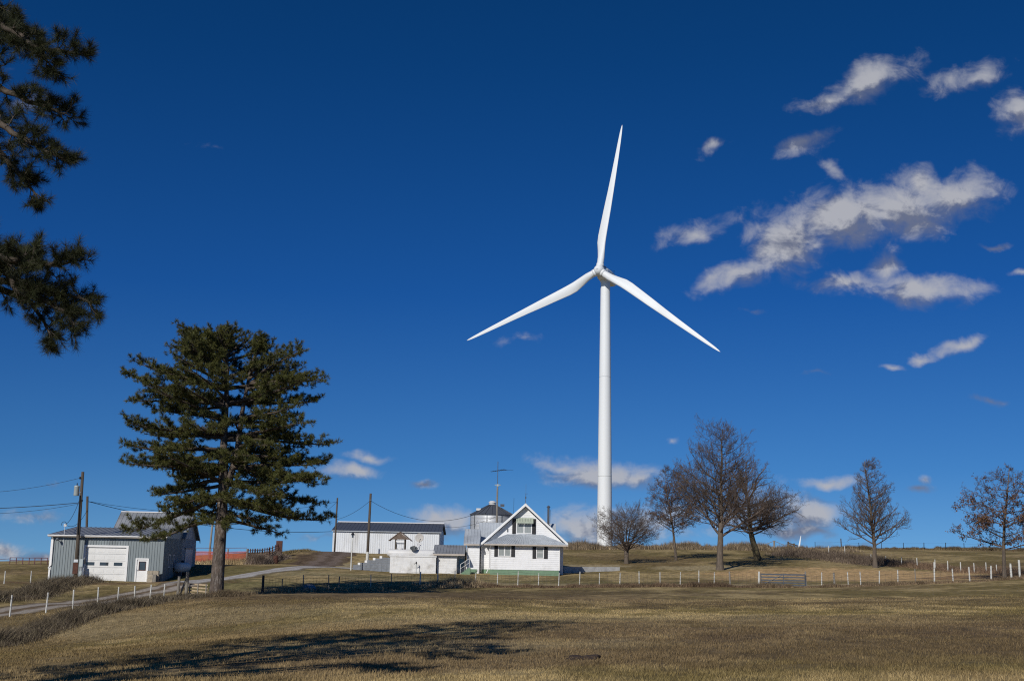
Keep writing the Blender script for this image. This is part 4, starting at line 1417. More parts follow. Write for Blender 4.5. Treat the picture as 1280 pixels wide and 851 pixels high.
# ------------------------------------------------------------------ buildings
def wall_ribs(mb, x0, x1, z0, z1, y, spacing=.23, w=.05, h=.035, axis='x', skip=()):
    """vertical ribs of a sheet-metal wall; axis 'x': wall in the plane y, facing -y; 'y': wall in the plane x=y, facing +x"""
    k = int((x1 - x0) / spacing)
    for i in range(k + 1):
        t = x0 + i * (x1 - x0) / k
        spans = [(z0, z1)]
        for (a, b, c, d) in skip:
            if a - .06 < t < b + .06:
                ns = []
                for (p, q) in spans:
                    if c > p: ns.append((p, min(q, c)))
                    if d < q: ns.append((max(p, d), q))
                spans = ns
        for (p, q) in spans:
            if q - p < .05: continue
            if axis == 'x':
                mb.prism([(t - w, y + .002), (t + w, y + .002), (t + w * .45, y - h), (t - w * .45, y - h)][::-1], 'z', p, q)
            else:
                mb.prism([(y - .002, t - w), (y + h, t - w * .45), (y + h, t + w * .45), (y - .002, t + w)], 'z', p, q)


def laps(mb, x0, x1, z0, z1, y, pitch=.22, d=.022, top=None):
    """clapboards: each course leans out over the one below. top(z)->(xa, xb) limits the run (gables)"""
    k = int(round((z1 - z0) / pitch))
    for i in range(k):
        a = z0 + i * pitch; b = min(a + pitch, z1)
        xa, xb = x0, x1
        if top:
            l0 = top(a); l1 = top(b)
            if l1[1] - l1[0] < .02 and l0[1] - l0[0] < .05: continue
            mb.add([(l0[0], y - d, a), (l0[1], y - d, a), (l1[1], y - .002, b), (l1[0], y - .002, b), (l0[0], y, a), (l0[1], y, a)], [(0, 1, 2, 3), (4, 5, 1, 0)])
        else:
            mb.add([(xa, y - d, a), (xb, y - d, a), (xb, y - .002, b), (xa, y - .002, b), (xa, y, a), (xb, y, a)], [(0, 1, 2, 3), (4, 5, 1, 0)])


def window(parent, x0, x1, z0, z1, y, style='double', shutters=0.0, trim=.09, curtain=True):
    """a window in the wall plane y facing -y, its glass, sash bars and curtain as sub-parts"""
    mb = MB()
    mb.box(x0, x0 + trim, y - .05, y + .02, z0, z1).box(x1 - trim, x1, y - .05, y + .02, z0, z1)
    mb.box(x0 + trim, x1 - trim, y - .05, y + .02, z1 - trim, z1).box(x0 + trim, x1 - trim, y - .07, y + .02, z0, z0 + trim * .8)
    if style == 'pair':
        mb.box((x0 + x1) / 2 - .06, (x0 + x1) / 2 + .06, y - .045, y + .02, z0 + trim * .8, z1 - trim)
    if style == 'sash':
        mb.box(x0 + trim, x1 - trim, y - .042, y + .02, (z0 + z1) / 2 - .025, (z0 + z1) / 2 + .025)
    fr = mb.build('window', M['trim'], parent)
    if curtain:
        c = MB(); k = 9; w_ = (x1 - x0 - 2 * trim)
        for i in range(k):
            a = x0 + trim + w_ * i / k
            c.add([(a, y - .004, z0 + trim * .8), (a + w_ / k / 2, y - .016, z0 + trim * .8), (a + w_ / k, y - .004, z0 + trim * .8),
                   (a, y - .004, z1 - trim), (a + w_ / k / 2, y - .016, z1 - trim), (a + w_ / k, y - .004, z1 - trim)], [(0, 1, 4, 3), (1, 2, 5, 4)])
        c.build('curtain', M['curtain'], fr)
    else:
        MB().box(x0 + trim, x1 - trim, y - .015, y + .01, z0 + trim * .8, z1 - trim).build('pane', M['glass'], fr)
    if shutters:
        for (a, b) in ((x0 - shutters - .02, x0 - .02), (x1 + .02, x1 + .02 + shutters)):
            s = MB()
            s.box(a, b, y - .055, y - .01, z0 - .02, z1 + .04)
            for i in range(12):
                zz = z0 + .04 + (z1 - z0 - .1) * i / 12
                s.add([(a + .05, y - .056, zz + .06), (b - .05, y - .056, zz + .06), (b - .05, y - .075, zz), (a + .05, y - .075, zz)], [(0, 3, 2, 1)])
            s.build('shutter', M['black'], parent)
    return fr


def downspout(parent, x, y, z0, z1, kick=.25, m='trim', r=.045):
    MB().tube([(x, y + .12, z1), (x, y - .06, z1 - .12), (x, y - .06, z0 + .35), (x, y - .06, z0 + .2), (x - kick, y - .2, z0)], r, 8).build('downspout', M[m], parent)


# ---- grey metal garage -------------------------------------------------
gp0, gp1 = ground(61, 112), ground(201.5, 112.6)
zb = min(gp0.z, gp1.z)
gth = R(3.0)
GLen = (Vector((gp1.x - gp0.x, gp1.y - gp0.y, 0))).length
gth = math.atan2(gp1.y - gp0.y, gp1.x - gp0.x)
GLen = math.hypot(gp1.x - gp0.x, gp1.y - gp0.y)
gr = thing('metal_garage', 'grey blue ribbed metal garage with white roller door and white side door', 'garage', (gp0.x, gp0.y, zb), gth)
Hf, Hb, Dp = 4.0, 4.95, 8.2
kx = GLen / 140.5


def gxp(px): return (px - 61) * kx
def gzp(py, px=130):
    base_row = 724 + (px - 61) * (727.5 - 724) / 140.5
    return (base_row - py) * .0755


D0, D1, DT = gxp(104.5), gxp(155), gzp(685.5)
E0, E1, ET = gxp(169.5), gxp(182.5), gzp(700.5, 175)
wm = MB()
wm.prism([(0, -.6), (D0, -.6), (D0, DT), (D1, DT), (D1, -.6), (E0, -.6), (E0, ET), (E1, ET), (E1, -.6), (GLen, -.6), (GLen, Hf), (0, Hf)], 'y', 0, .15)
wm.prism([(.15, -.6), (Dp - .15, -.6), (Dp - .15, Hb - .06), (.15, Hf)], 'x', 0, .15)
wm.prism([(.15, -.6), (Dp - .15, -.6), (Dp - .15, Hb - .06), (.15, Hf)], 'x', GLen - .15, GLen)
wm.box(0, GLen, Dp - .15, Dp, -.6, Hb - .06)
wall_ribs(wm, .08, GLen - .08, -.1, Hf - .05, 0, .24, .05, .04, skip=[(D0 - .2, D1 + .2, -1, DT + .25), (E0 - .15, E1 + .15, -1, ET + .15)])
wall_ribs(wm, .2, Dp - .1, -.1, Hf, GLen, .24, .05, .04, axis='y')
wm.build('wall', M['sheet'], gr)
MB().box(-.09, .09, -.06, .0, -.1, Hf).build('corner_trim', M['trim'], gr)
MB().box(GLen - .08, GLen + .06, -.06, -.001, -.1, Hf).build('corner_trim', M['sheet'], gr)
q = [(-.3, -.35, Hf), (GLen + .35, -.35, Hf), (GLen + .35, Dp + .2, Hb + .02), (-.3, Dp + .2, Hb + .02)]
rf = MB().slab(q, .08).ribs(q, .08, .45, .07, .035).build('roof', M['roof_old'], gr)
MB().box(-.3, GLen + .35, -.42, -.352, Hf - .09, Hf + .07).build('fascia', M['gutter'], gr)
MB().box(-.32, GLen + .36, -.50, -.422, Hf + .0, Hf + .09).build('gutter', M['trim'], gr)
MB().tube([(.12, -.44, Hf), (.12, -.1, Hf - .35), (.12, -.08, 1.35), (-.12, -.08, 1.1), (.05, -.08, .9), (.05, -.1, 0)], .05, 8).build('downspout', M['trim'], gr)
# roller door of five panels, the third with three windows
dr = MB().box(D0 - .20, D0, -.07, .02, -.1, DT + .18).box(D1, D1 + .20, -.07, .02, -.1, DT + .18).box(D0, D1, -.07, .02, DT, DT + .18).build('door_frame', M['trim'], gr)
rd = MB().box(D0, D1, .10, .13, -.2, DT).build('roller_door', M['cream'], gr)
ph = DT / 5
for k in range(5):
    a, b = ph * k + .015, ph * (k + 1) - .015
    pm = MB()
    if k == 2:
        wx = [(gxp(105.5), gxp(116)), (gxp(122.6), gxp(133.5)), (gxp(140.2), gxp(151))]
        z0_, z1_ = a + .15, a + .45
        pm.box(D0 + .01, D1 - .01, .06, .10, a, z0_).box(D0 + .01, D1 - .01, .06, .10, z1_, b)
        xs = [D0 + .01] + [v for w_ in wx for v in w_] + [D1 - .01]
        for i in range(0, len(xs), 2):
            pm.box(xs[i], xs[i + 1], .06, .10, z0_, z1_)
        po = pm.build('panel', M['cream'], rd)
        for (wa, wb) in wx:
            MB().box(wa + .001, wb - .001, .08, .095, z0_ + .001, z1_ - .001).build('window', M['glass'], rd)
    else:
        pm.box(D0 + .01, D1 - .01, .06, .10, a, b)
        for j in range(4):
            w_ = (D1 - D0) / 4
            pm.box(D0 + .12 + j * w_, D0 - .12 + (j + 1) * w_, .05, .0601, a + .14, b - .14)
        pm.build('panel', M['cream'], rd)
# side door
MB().box(E0 - .13, E0, -.07, .02, -.1, ET + .12).box(E1, E1 + .13, -.07, .02, -.1, ET + .12).box(E0, E1, -.07, .02, ET, ET + .12).build('door_frame', M['trim'], gr)
wa, wb, w0, w1 = E0 + .22, E1 - .16, ET - .95, ET - .22
ed = MB().box(E0, wa, .0, .05, -.15, ET - .01).box(wb, E1, .0, .05, -.15, ET - .01).box(wa, wb, .0, .05, -.15, w0).box(wa, wb, .0, .05, w1, ET - .01).build('door', M['trim'], gr)
MB().box(wa + .001, wb - .001, .015, .035, w0 + .001, w1 - .001).build('pane', M['glass'], ed)
MB().box(wa - .05, wa, -.02, -.001, w0 - .05, w1 + .05).box(wb, wb + .05, -.02, -.001, w0 - .05, w1 + .05).box(wa, wb, -.02, -.001, w1, w1 + .05).box(wa, wb, -.02, -.001, w0 - .05, w0).build('window_frame', M['rust'], ed)
MB().lathe([(0, -.08), (.035, -.07), (.04, -.04), (.012, 0)], 10, (E0 + .1, 0, 1.0), 'y').build('knob', M['steel'], ed)
# two small windows in the right wall
for yy_ in (2.2, 4.2):
    MB().box(GLen + .001, GLen + .05, yy_, yy_ + .08, 1.3, 2.5).box(GLen + .001, GLen + .05, yy_ + .72, yy_ + .8, 1.3, 2.5).box(GLen + .001, GLen + .05, yy_ + .08, yy_ + .72, 2.42, 2.5).box(GLen + .001, GLen + .07, yy_ + .08, yy_ + .72, 1.3, 1.38).build('window', M['trim'], gr)
    MB().box(GLen + .001, GLen + .02, yy_ + .08, yy_ + .72, 1.38, 2.42).build('pane', M['glass'], gr)
# roof mast with service loop, flood lamp
mast = MB().tube([(1.05, -.05, Hf - 1), (1.05, -.05, Hf + 1.0)], .03, 6).build('service_mast', M['galv'], gr)
MB().tube([(1.05 + .22 * math.cos(t) - .1, -.05, Hf + 1.05 + .24 * math.sin(t)) for t in np.linspace(-1.2, 3.6, 12)], .022, 5).build('cable_loop', M['cable'], mast)
MB().box(.95, 1.2, -.1, 0.0, Hf + .85, Hf + 1.1).build('insulator', M['galv'], mast)
fl = MB().tube([(.45, 0, Hf - .25), (.5, -.35, Hf - .3)], .025, 6).lathe([(.03, -.65), (.13, -.6), (.10, -.35), (.03, -.3)], 12, (.62, 0, Hf - .34), 'y').build('flood_lamp', M['steel'], gr)
sb = gr.matrix_basis
def gw(x, y, z=0.0):
    a = gth
    wx_ = gp0.x + x * math.cos(a) - y * math.sin(a); wy_ = gp0.y + x * math.sin(a) + y * math.cos(a)
    return Vector((wx_, wy_, z))
# blocks stacked by the side door
bs_ = gw(gxp(186), -.9); bs_.z = float(H(bs_.x, bs_.y))
stk = thing('block_stack', 'low stack of tan blocks between white side door and garage corner', 'block stack', bs_, gth)
for r_ in range(3):
    for c_ in range(2 if r_ else 2):
        MB().box(c_ * .52 + .03 * (r_ % 2), c_ * .52 + .49 + .03 * (r_ % 2), random.uniform(-.02, .02), .42, r_ * .36 + (-.1 if r_ == 0 else 0), r_ * .36 + .34).build('block', M['stone'], stk)
MB().box(.62, .92, -.5, -.15, -.1, .7).build('block', M['wood_grey'], stk)

# ---- gabled shop behind the garage ------------------------------------
sp = ground(223.5, 120.9); sz = sp.z
shop = thing('gabled_shop', 'gable roofed grey metal building behind the garage, shaded end towards the pine', 'shop building', (sp.x, sp.y, zb), gth)
SL, SD, SH, SR = 6.6, 7.0, 4.15, 6.7
MB().box(-SL, -.001, 0, SD, -.6, SH).build('wall', M['sheet'], shop)
gm_ = MB()
gm_.prism([(0, -.6), (SD, -.6), (SD, SH), (SD / 2, SR - .1), (0, SH)], 'x', 0, .12)
wall_ribs(gm_, .1, SD - .1, -.1, SH, .12, .3, .05, .035, axis='y')
gm_.build('gable_wall', M['shop_end'], shop)
MB().prism([(0, SH), (SD, SH), (SD / 2, SR - .1)], 'x', -SL, -SL + .12).build('gable_wall', M['sheet'], shop)
for s_, q in ((0, [(-SL - .3, -.35, SH - .12), (.45, -.35, SH - .12), (.45, SD / 2, SR), (-SL - .3, SD / 2, SR)]), (1, [(.45, SD + .35, SH - .12), (-SL - .3, SD + .35, SH - .12), (-SL - .3, SD / 2, SR), (.45, SD / 2, SR)])):
    MB().slab(q, .07).ribs(q, .07, .4, .06, .035).build('roof', M['roof_old'], shop)
MB().prism([(SD / 2 - .2, SR + .02), (SD / 2, SR + .13), (SD / 2 + .2, SR + .02), (SD / 2, SR + .09)], 'x', -SL - .32, .47).build('ridge_cap', M['trim'], shop)
MB().box(.161, .20, 1.6, 5.2, -.2, 3.1).build('sliding_door', M['roof_metal'], shop)
MB().box(.161, .24, 1.4, 5.4, 3.1, 3.25).build('door_track', M['roof_dark'], shop)
for s_ in (-1, 1):
    a = (.46, SD / 2, SR - .02); b = (.46, SD / 2 + s_ * (SD / 2 + .4), SH - .18)
    MB().hexa([(.451, a[1], a[2] - .2), (.50, a[1], a[2] - .2), (.50, b[1], b[2] - .2), (.451, b[1], b[2] - .2), (.451, a[1], a[2] + .09), (.50, a[1], a[2] + .09), (.50, b[1], b[2] + .09), (.451, b[1], b[2] + .09)]).build('bargeboard', M['roof_dark'], shop)

# propane tank beside the garage
tp = gw(GLen + .75, 5.2); tp.z = float(H(tp.x, tp.y))
tank_prof = [(.0, -1.0), (.25, -.97), (.42, -.86), (.48, -.7), (.485, .7), (.42, .86), (.25, .97), (0, 1.0)]
tk = thing('propane_tank', 'white propane tank lying in the shade beside the garage', 'propane tank', tp, gth + R(70))
MB().lathe(tank_prof, 24, (0, 0, .80), 'x').build('tank', M['tank'], tk, smooth=True)
MB().lathe([(.16, 1.2), (.16, 1.38), (.1, 1.46), (0, 1.48)], 14).build('valve_dome', M['black'], tk)
for x_ in (-.55, .55):
    MB().prism([(-.3, 0), (.3, 0), (.3, .42), (.15, .33), (-.15, .33), (-.3, .42)][::-1], 'x', x_ - .06, x_ + .06).build('foot', M['steel'], tk)

# ---- white barn on the rise -------------------------------------------
w0_, w1_ = P(415, 691.5, 168), P(548.5, 691.5, 168)
wz = min(float(H(w0_.x, w0_.y)), float(H(w1_.x, w1_.y)))
BL = w1_.x - w0_.x
barn = thing('machine_barn', 'long white ribbed metal barn with dark roof on the rise', 'barn', (w0_.x, 168, wz))
bz = P(480, 664, 168).z - wz
BD, BR = 12.0, bz + 1.35
mb = MB()
mb.box(0, BL, 0, .12, -.8, bz)
MB().box(0, BL, BD - .12, BD, -.8, bz).build('back_wall', M['barn_white'], barn)
wall_ribs(mb, .08, BL - .08, -.3, bz - .02, 0, .30, .05, .035)
mb.build('wall', M['barn_white'], barn)
for x_ in (0, BL - .12):
    MB().prism([(.12, -.8), (BD - .12, -.8), (BD - .12, bz), (BD / 2, BR - .08), (.12, bz)], 'x', x_, x_ + .12).build('gable_wall', M['barn_white'], barn)
for q in ([(-.15, -.25, bz - .03), (BL + .3, -.25, bz - .03), (BL + .3, BD / 2, BR), (-.15, BD / 2, BR)], [(BL + .3, BD + .25, bz - .03), (-.15, BD + .25, bz - .03), (-.15, BD / 2, BR), (BL + .3, BD / 2, BR)]):
    MB().slab(q, .06).ribs(q, .06, .5, .06, .03).build('roof', M['roof_dark'], barn)
MB().prism([(BD / 2 - .25, BR + .03), (BD / 2, BR + .16), (BD / 2 + .25, BR + .03), (BD / 2, BR + .08)], 'x', -.17, BL + .32).build('ridge_cap', M['trim'], barn)
MB().box(-.15, BL + .3, -.30, -.252, bz - .07, bz + .02).build('eave_trim', M['roof_metal'], barn)
MB().box(BL + .001, BL + .05, -.04, -.0, -.3, bz - .1).box(BL - .0, BL + .30, -.2, .0, bz - .3, bz - .15).build('corner_trim', M['roof_dark'], barn)

# ---- stepped retaining wall -------------------------------------------
s0 = P(441, 714.5, 128); s0.z = float(H(s0.x, s0.y))
sw = thing('retaining_wall', 'grey block retaining wall rising in steps with small white caps', 'retaining wall', (s0.x, 128, s0.z))
px_m = 128 / F
steps = [(0, .78, .50), (.78, 1.45, .74), (1.45, 2.3, 1.02), (2.3, 3.0, 1.22), (3.0, 4.1, 1.32)]
for i, (a, b, h_) in enumerate(steps):
    k = int(h_ / .2)
    for j in range(k + 1):
        z_ = j * h_ / (k + 1)
        nb = max(1, int((b - a) / .42))
        mb = MB()
        for m_ in range(nb):
            x_a = a + (b - a) * m_ / nb; x_b = a + (b - a) * (m_ + 1) / nb
            off = random.uniform(-.015, .015)
            mb.box(x_a + .006, x_b - .006, off, .35, z_ + (.0 if j else -.4) + .006, z_ + h_ / (k + 1) - .006)
        tag(mb.build('block_course', M['block'], sw), kind='stuff')
    if i < 4:
        xx_ = b - .12 if i else .62
        MB().box(xx_ - .13, xx_ + .13, -.02, .26, h_, h_ + .24).build('cap_block', M['trim'], sw)

# ---- white block cellar with things on and behind it -------------------
c0_ = P(487, 715.5, 124); c1_ = P(544.5, 716, 124)
cz = min(float(H(c0_.x, 124)), float(H(c1_.x, 124)))
ch_ = P(510, 695.5, 124).z - cz
CL = c1_.x - c0_.x
cel = thing('block_cellar', 'low whitewashed block building with a flat top beside the stepped wall', 'outbuilding', (c0_.x, 124, cz))
mb = MB()
mb.box(0, CL, 0, 6, -.5, ch_)
mb.build('wall', M['plaster'], cel)
MB().box(-.06, CL + .06, -.06, 6.06, ch_, ch_ + .12).build('roof_slab', M['plaster'], cel)
hydr = thing('yard_hydrant', 'small dark standpipe in front of the whitewashed wall', 'hydrant', (P(520.2, 716, 123.4).x, 123.4, float(H(P(520.2, 716, 123.4).x, 123.4))))
MB().tube([(0, 0, -.1), (0, 0, .95)], .03, 8).build('pipe', M['transformer'], hydr)
MB().tube([(0, 0, .93), (0, 0, 1.1), (-.06, 0, 1.16)], .055, 8).tube([(0, 0, 1.02), (-.18, 0, .98), (-.2, 0, .9)], .03, 6).build('spout', M['black'], hydr)
# long white tank lying behind the parapet
t0 = P(484, 693, 125.5); topz = cz + ch_ + .12
LT = thing('white_tank', 'long white cylindrical tank lying on top of the whitewashed cellar', 'tank', (t0.x, 124.9, topz))
TLn = P(545, 693, 125.5).x - t0.x
prof = [(0, 0), (.2, .03), (.33, .14), (.38, .32), (.38, TLn - .3), (.33, TLn - .12), (.2, TLn - .03), (0, TLn)]
MB().lathe(prof, 24, (0, 0, .24), 'x').build('tank', M['tank'], LT, smooth=True)
for x_ in (.9, TLn - .9):
    MB().box(x_ - .1, x_ + .1, -.3, .3, -.02, .04).build('cradle', M['concrete'], LT)
# wishing well
wc = P(500, 690, 126.5)
well = thing('wishing_well', 'wishing well with peaked shingle roof seen above the white tank', 'wishing well', (wc.x, 126.8, topz))
k = 126.8 / F
zr = P(500, 676, 126.8).z - topz; zt_ = P(500, 665, 126.8).z - topz
for s_ in (-1, 1):
    mb = MB(); mb.slab([(s_ * 1.16 if s_ < 0 else .0, -.75, zr if s_ < 0 else zt_), (0 if s_ < 0 else 1.16, -.75, zt_ if s_ < 0 else zr), (0 if s_ < 0 else 1.16, .75, zt_ if s_ < 0 else zr), (s_ * 1.16 if s_ < 0 else 0, .75, zr if s_ < 0 else zt_)], .07)
    ro = mb.build('roof', M['shingle'], well)
MB().prism([(-.95, zr + .16), (.95, zr + .16), (0, zt_ - .06)], 'y', -.70, -.62).build('gable', M['shingle'], well)
for x_ in (-.48, .48):
    for y_ in (-.5, .5):
        MB().box(x_ - .05, x_ + .05, y_ - .05, y_ + .05, 0, zr + .2).build('post', M['wood_pole'], well)
MB().tube([(-.46, 0, zr - .25), (.46, 0, zr - .25)], .05, 8).build('windlass', M['trim'], well)
MB().box(-.42, .42, -.56, -.46, zr - .12, zr + .1).build('crossbar', M['trim'], well)
MB().lathe([(.26, 0), (.30, .5), (.30, .75), (.24, .75), (.24, .6), (0, .6)], 16).build('well_ring', M['plaster'], well)
# kettle
kt = P(510, 689, 126.0)
o = MB().lathe([(0, 0), (.14, .02), (.22, .12), (.24, .24), (.18, .34), (.1, .38), (0, .38)], 16).build('kettle', M['black'], None, smooth=True)
o.location = (kt.x, 125.9, topz)
tag(o, 'round black kettle between the wishing well and the dark dish', 'kettle')
# dark satellite dish on a post, white dish behind it
def dish(name, label, px, py, Y, rr, m, tilt, az, foot_z, post_m):
    c = P(px, py, Y)
    root = thing(name, label, 'satellite dish', (c.x, Y, foot_z))
    hh_ = c.z - foot_z
    MB().tube([(0, .12, 0), (0, .12, hh_ - .05), (0, .02, hh_)], .045, 8).build('mast', M[post_m], root)
    prof = [(0, 0), (rr * .3, .012 * rr), (rr * .6, .07 * rr), (rr * .85, .16 * rr), (rr, .24 * rr), (rr * 1.0, .27 * rr), (rr * .84, .20 * rr), (rr * .5, .09 * rr), (0, .04 * rr)]
    d_ = MB().lathe(prof, 28).build('reflector', M[m], root, smooth=True)
    d_.location = (0, -.02, hh_)
    d_.rotation_euler = (tilt, 0, az)
    MB().tube([(0, -rr * .9, .2 * rr), (0, 0, rr * .9)], .02, 5).lathe([(0, rr * .82), (.05, rr * .82), (.05, rr), (0, rr)], 8).build('feed_arm', M[m], d_)
    return root
dish('satellite_dish', 'dark grey satellite dish tilted skyward above the whitewashed wall', 517.3, 686, 124.5, .40, 'dish', R(35), R(10), topz, 'galv')
dish('satellite_dish', 'round white satellite dish behind the dark one', 524.5, 672, 127.5, .46, 'dish_old', R(82), R(-8), cz, 'galv')
dish('satellite_dish', 'small white dish just below the round white one', 523.8, 681, 126.6, .27, 'tank', R(60), R(15), topz, 'galv')

# ---- attached low garage wing -----------------------------------------
a0 = P(545, 716, 124.6); a1 = P(583.5, 716.5, 124.6)
az_ = min(float(H(a0.x, 124.6)), float(H(a1.x, 124.6)))
AL = P(581, 716, 124.6).x - a0.x
eh = P(560, 692.5, 124.6).z - az_; rh_ = P(560, 681.5, 127).z - az_
wing = thing('garage_wing', 'low white garage wing with grey metal roof left of the farmhouse', 'garage', (a0.x, 124.6, az_))
mb = MB(); mb.box(0, AL - .85, 0, 5.6, -.5, eh); laps(mb, .02, AL - .87, .05, eh, 0, .25, .012)
mb.build('wall', M['plaster'], wing)
MB().box(AL - .85, AL - .1, 2.2, 5.6, -.5, eh).build('porch_wall', M['plaster'], wing)
MB().box(AL - .72, AL - .2, 2.17, 2.199, eh - 1.4, eh - .45).build('window', M['glass'], wing)
for q in ([(-.35, -.35, eh - .05), (AL - .05, -.35, eh - .05), (AL - .05, 2.6, rh_), (-.35, 2.6, rh_)], [(AL - .05, 5.9, eh - .05), (-.35, 5.9, eh - .05), (-.35, 2.6, rh_), (AL - .05, 2.6, rh_)]):
    MB().slab(q, .06).ribs(q, .06, .3, .05, .035).build('roof', M['roof_old'], wing)
MB().prism([(0.02, eh), (5.58, eh), (2.6, rh_ - .05)], 'x', 0, .1).build('gable_wall', M['plaster'], wing)
MB().box(-.37, AL - .04, -.45, -.352, eh - .12, eh + .04).build('gutter', M['gutter'], wing)
MB().tube([(.05, -.35, eh - .05), (.05, -.08, eh - .3), (.05, -.08, .1), (-.05, -.2, 0)], .05, 8).build('downspout', M['steel'], wing)

# stair with rail beside the house
r0 = P(576, 716, 124.2)
rz = float(H(r0.x, 124.2))
stair = thing('porch_stair', 'green porch stair with thin white handrail beside the farmhouse', 'stair', (r0.x, 124.2, rz))
for k in range(5):
    MB().box(.0 + k * .17, .95, -.1, 1.1, -.2 if k == 0 else k * .13 + .002, (k + 1) * .13).build('step', M['green'], stair)
mb = MB()
for x_, z_ in ((-.05, 0), (.42, .3), (.85, .62)):
    mb.tube([(x_, -.06, z_ - .1), (x_, -.06, z_ + .98)], .022, 6)
mb.tube([(-.05, -.06, .98), (.42, -.06, 1.28), (.85, -.06, 1.6)], .024, 6).tube([(-.05, -.06, .55), (.42, -.06, .85), (.85, -.06, 1.17)], .018, 6)
mb.build('handrail', M['trim'], stair)

# ---- farmhouse -----------------------------------------------------------
HY = 125.0
hc = P(656, 717, HY)
hz = float(H(hc.x, HY)) - .05
hz = P(656, 717.3, HY).z
hs_ = HY / F
house = thing('farmhouse', 'white clapboard farmhouse with steep front gable, black shutters and green footing', 'house', (hc.x, HY, hz))


def hx(px): return (px - 656) * hs_
def hzz(py, px=656, dy_=0.0): return (P(px, py, HY + dy_).z - hz)


PX0, PX1 = hx(613), hx(698.5)         # front room
EZ = hzz(680.5)                       # its eave
mb = MB()
mb.box(PX0, PX1, 0, 2.2, .42, EZ)
laps(mb, PX0, PX1, .43, EZ - .02, 0, .205, .02)
mb.build('front_wall', M['siding'], house)
MB().box(PX0 + .03, PX1 - .03, .03, 2.2, -1.0, .42).build('foundation', M['green'], house)
MB().box(PX0 - .03, PX0 + .07, -.04, -.021, .43, EZ).build('corner_board', M['trim'], house)
MB().box(PX1 - .07, PX1 + .03, -.04, -.021, .43, EZ).build('corner_board', M['trim'], house)
# main gabled body
BX0, BX1, AX = hx(601), hx(704), hx(656)
GZ_ = hzz(678.5, 600, 2)               # rake foot
AZ = hzz(630.5, 656, 1.6)              # apex of the rake
slope = (AZ - GZ_) / (hx(709.5) - AX)
ov = .45


def rake(x): return AZ - abs(x - AX) * slope


wallt = .15
gy = 2.0
mb = MB()
mb.prism([(BX0, -.4), (PX0 - .001, -.4), (PX0 - .001, 2.6), (PX1 + .001, 2.6), (PX1 + .001, -.4), (BX1, -.4), (BX1, rake(BX1) - .22), (AX, AZ - .22), (BX0, rake(BX0) - .22)], 'y', gy, gy + .2)
laps(mb, BX0, BX1, EZ + .0, AZ - .25, gy, .205, .02, top=lambda z: ((AX - max(0, (AZ - .24 - z) / slope), AX + max(0, (AZ - .24 - z) / slope)) if (AZ - .24 - z) / slope < BX1 - AX else (max(BX0, AX - (AZ - .24 - z) / slope), min(BX1, AX + (AZ - .24 - z) / slope))))
laps(mb, BX0, PX0, .43, EZ, gy, .205, .02)
mb.build('gable_wall', M['siding'], house)
MB().box(BX0, BX0 + .15, gy + .2, 9.0, -.4, rake(BX0) - .25).build('side_wall', M['siding'], house)
MB().box(BX1 - .15, BX1, gy + .2, 9.0, -.4, rake(BX1) - .25).build('side_wall', M['siding'], house)
MB().prism([(BX0 + .15, -.4), (BX1 - .15, -.4), (BX1 - .15, rake(BX1) - .3), (AX, AZ - .3), (BX0 + .15, rake(BX0) - .3)], 'y', 8.8, 9.0).build('back_wall', M['siding'], house)
MB().box(BX0 - .02, BX0 + .09, gy - .05, gy - .022, .43, rake(BX0) - .3).build('corner_board', M['trim'], house)
XE0, XE1 = hx(599.3), hx(709.5)
ZE0 = rake(XE0); ZE1 = rake(XE1)
fy, by_ = gy - .62, 9.35
rl = [(XE0, fy, ZE0), (AX, fy, AZ), (AX, by_, AZ), (XE0, by_, ZE0)]
qL = [(XE0, by_, ZE0), (XE0, fy, ZE0), (AX, fy, AZ), (AX, by_, AZ)]
qR = [(XE1, fy, ZE1), (XE1, by_, ZE1), (AX, by_, AZ), (AX, fy, AZ)]
for q in (qL, qR):
    MB().slab(q, .07).ribs(q, .07, .3, .05, .035).build('roof', M['roof_metal'], house)
MB().prism([(AX - .2, AZ + .0), (AX, AZ + .15), (AX + .2, AZ + .0), (AX, AZ + .09)], 'y', fy - .02, by_).build('ridge_cap', M['roof_metal'], house)
for xe, ze in ((XE0, ZE0), (XE1, ZE1)):
    MB().hexa([(AX, fy - .04, AZ - .16), (xe, fy - .04, ze - .16), (xe, fy - .001, ze - .16), (AX, fy - .001, AZ - .16), (AX, fy - .04, AZ + .10), (xe, fy - .04, ze + .10), (xe, fy - .001, ze + .10), (AX, fy - .001, AZ + .10)]).build('bargeboard', M['trim'], house)
    # soffit under the overhang
    MB().hexa([(AX, fy, AZ - .03), (xe, fy, ze - .03), (xe, gy - .001, ze - .03), (AX, gy - .001, AZ - .03), (AX, fy, AZ - .004), (xe, fy, ze - .004), (xe, gy - .001, ze - .004), (AX, gy - .001, AZ - .004)]).build('soffit', M['soffit'], house)
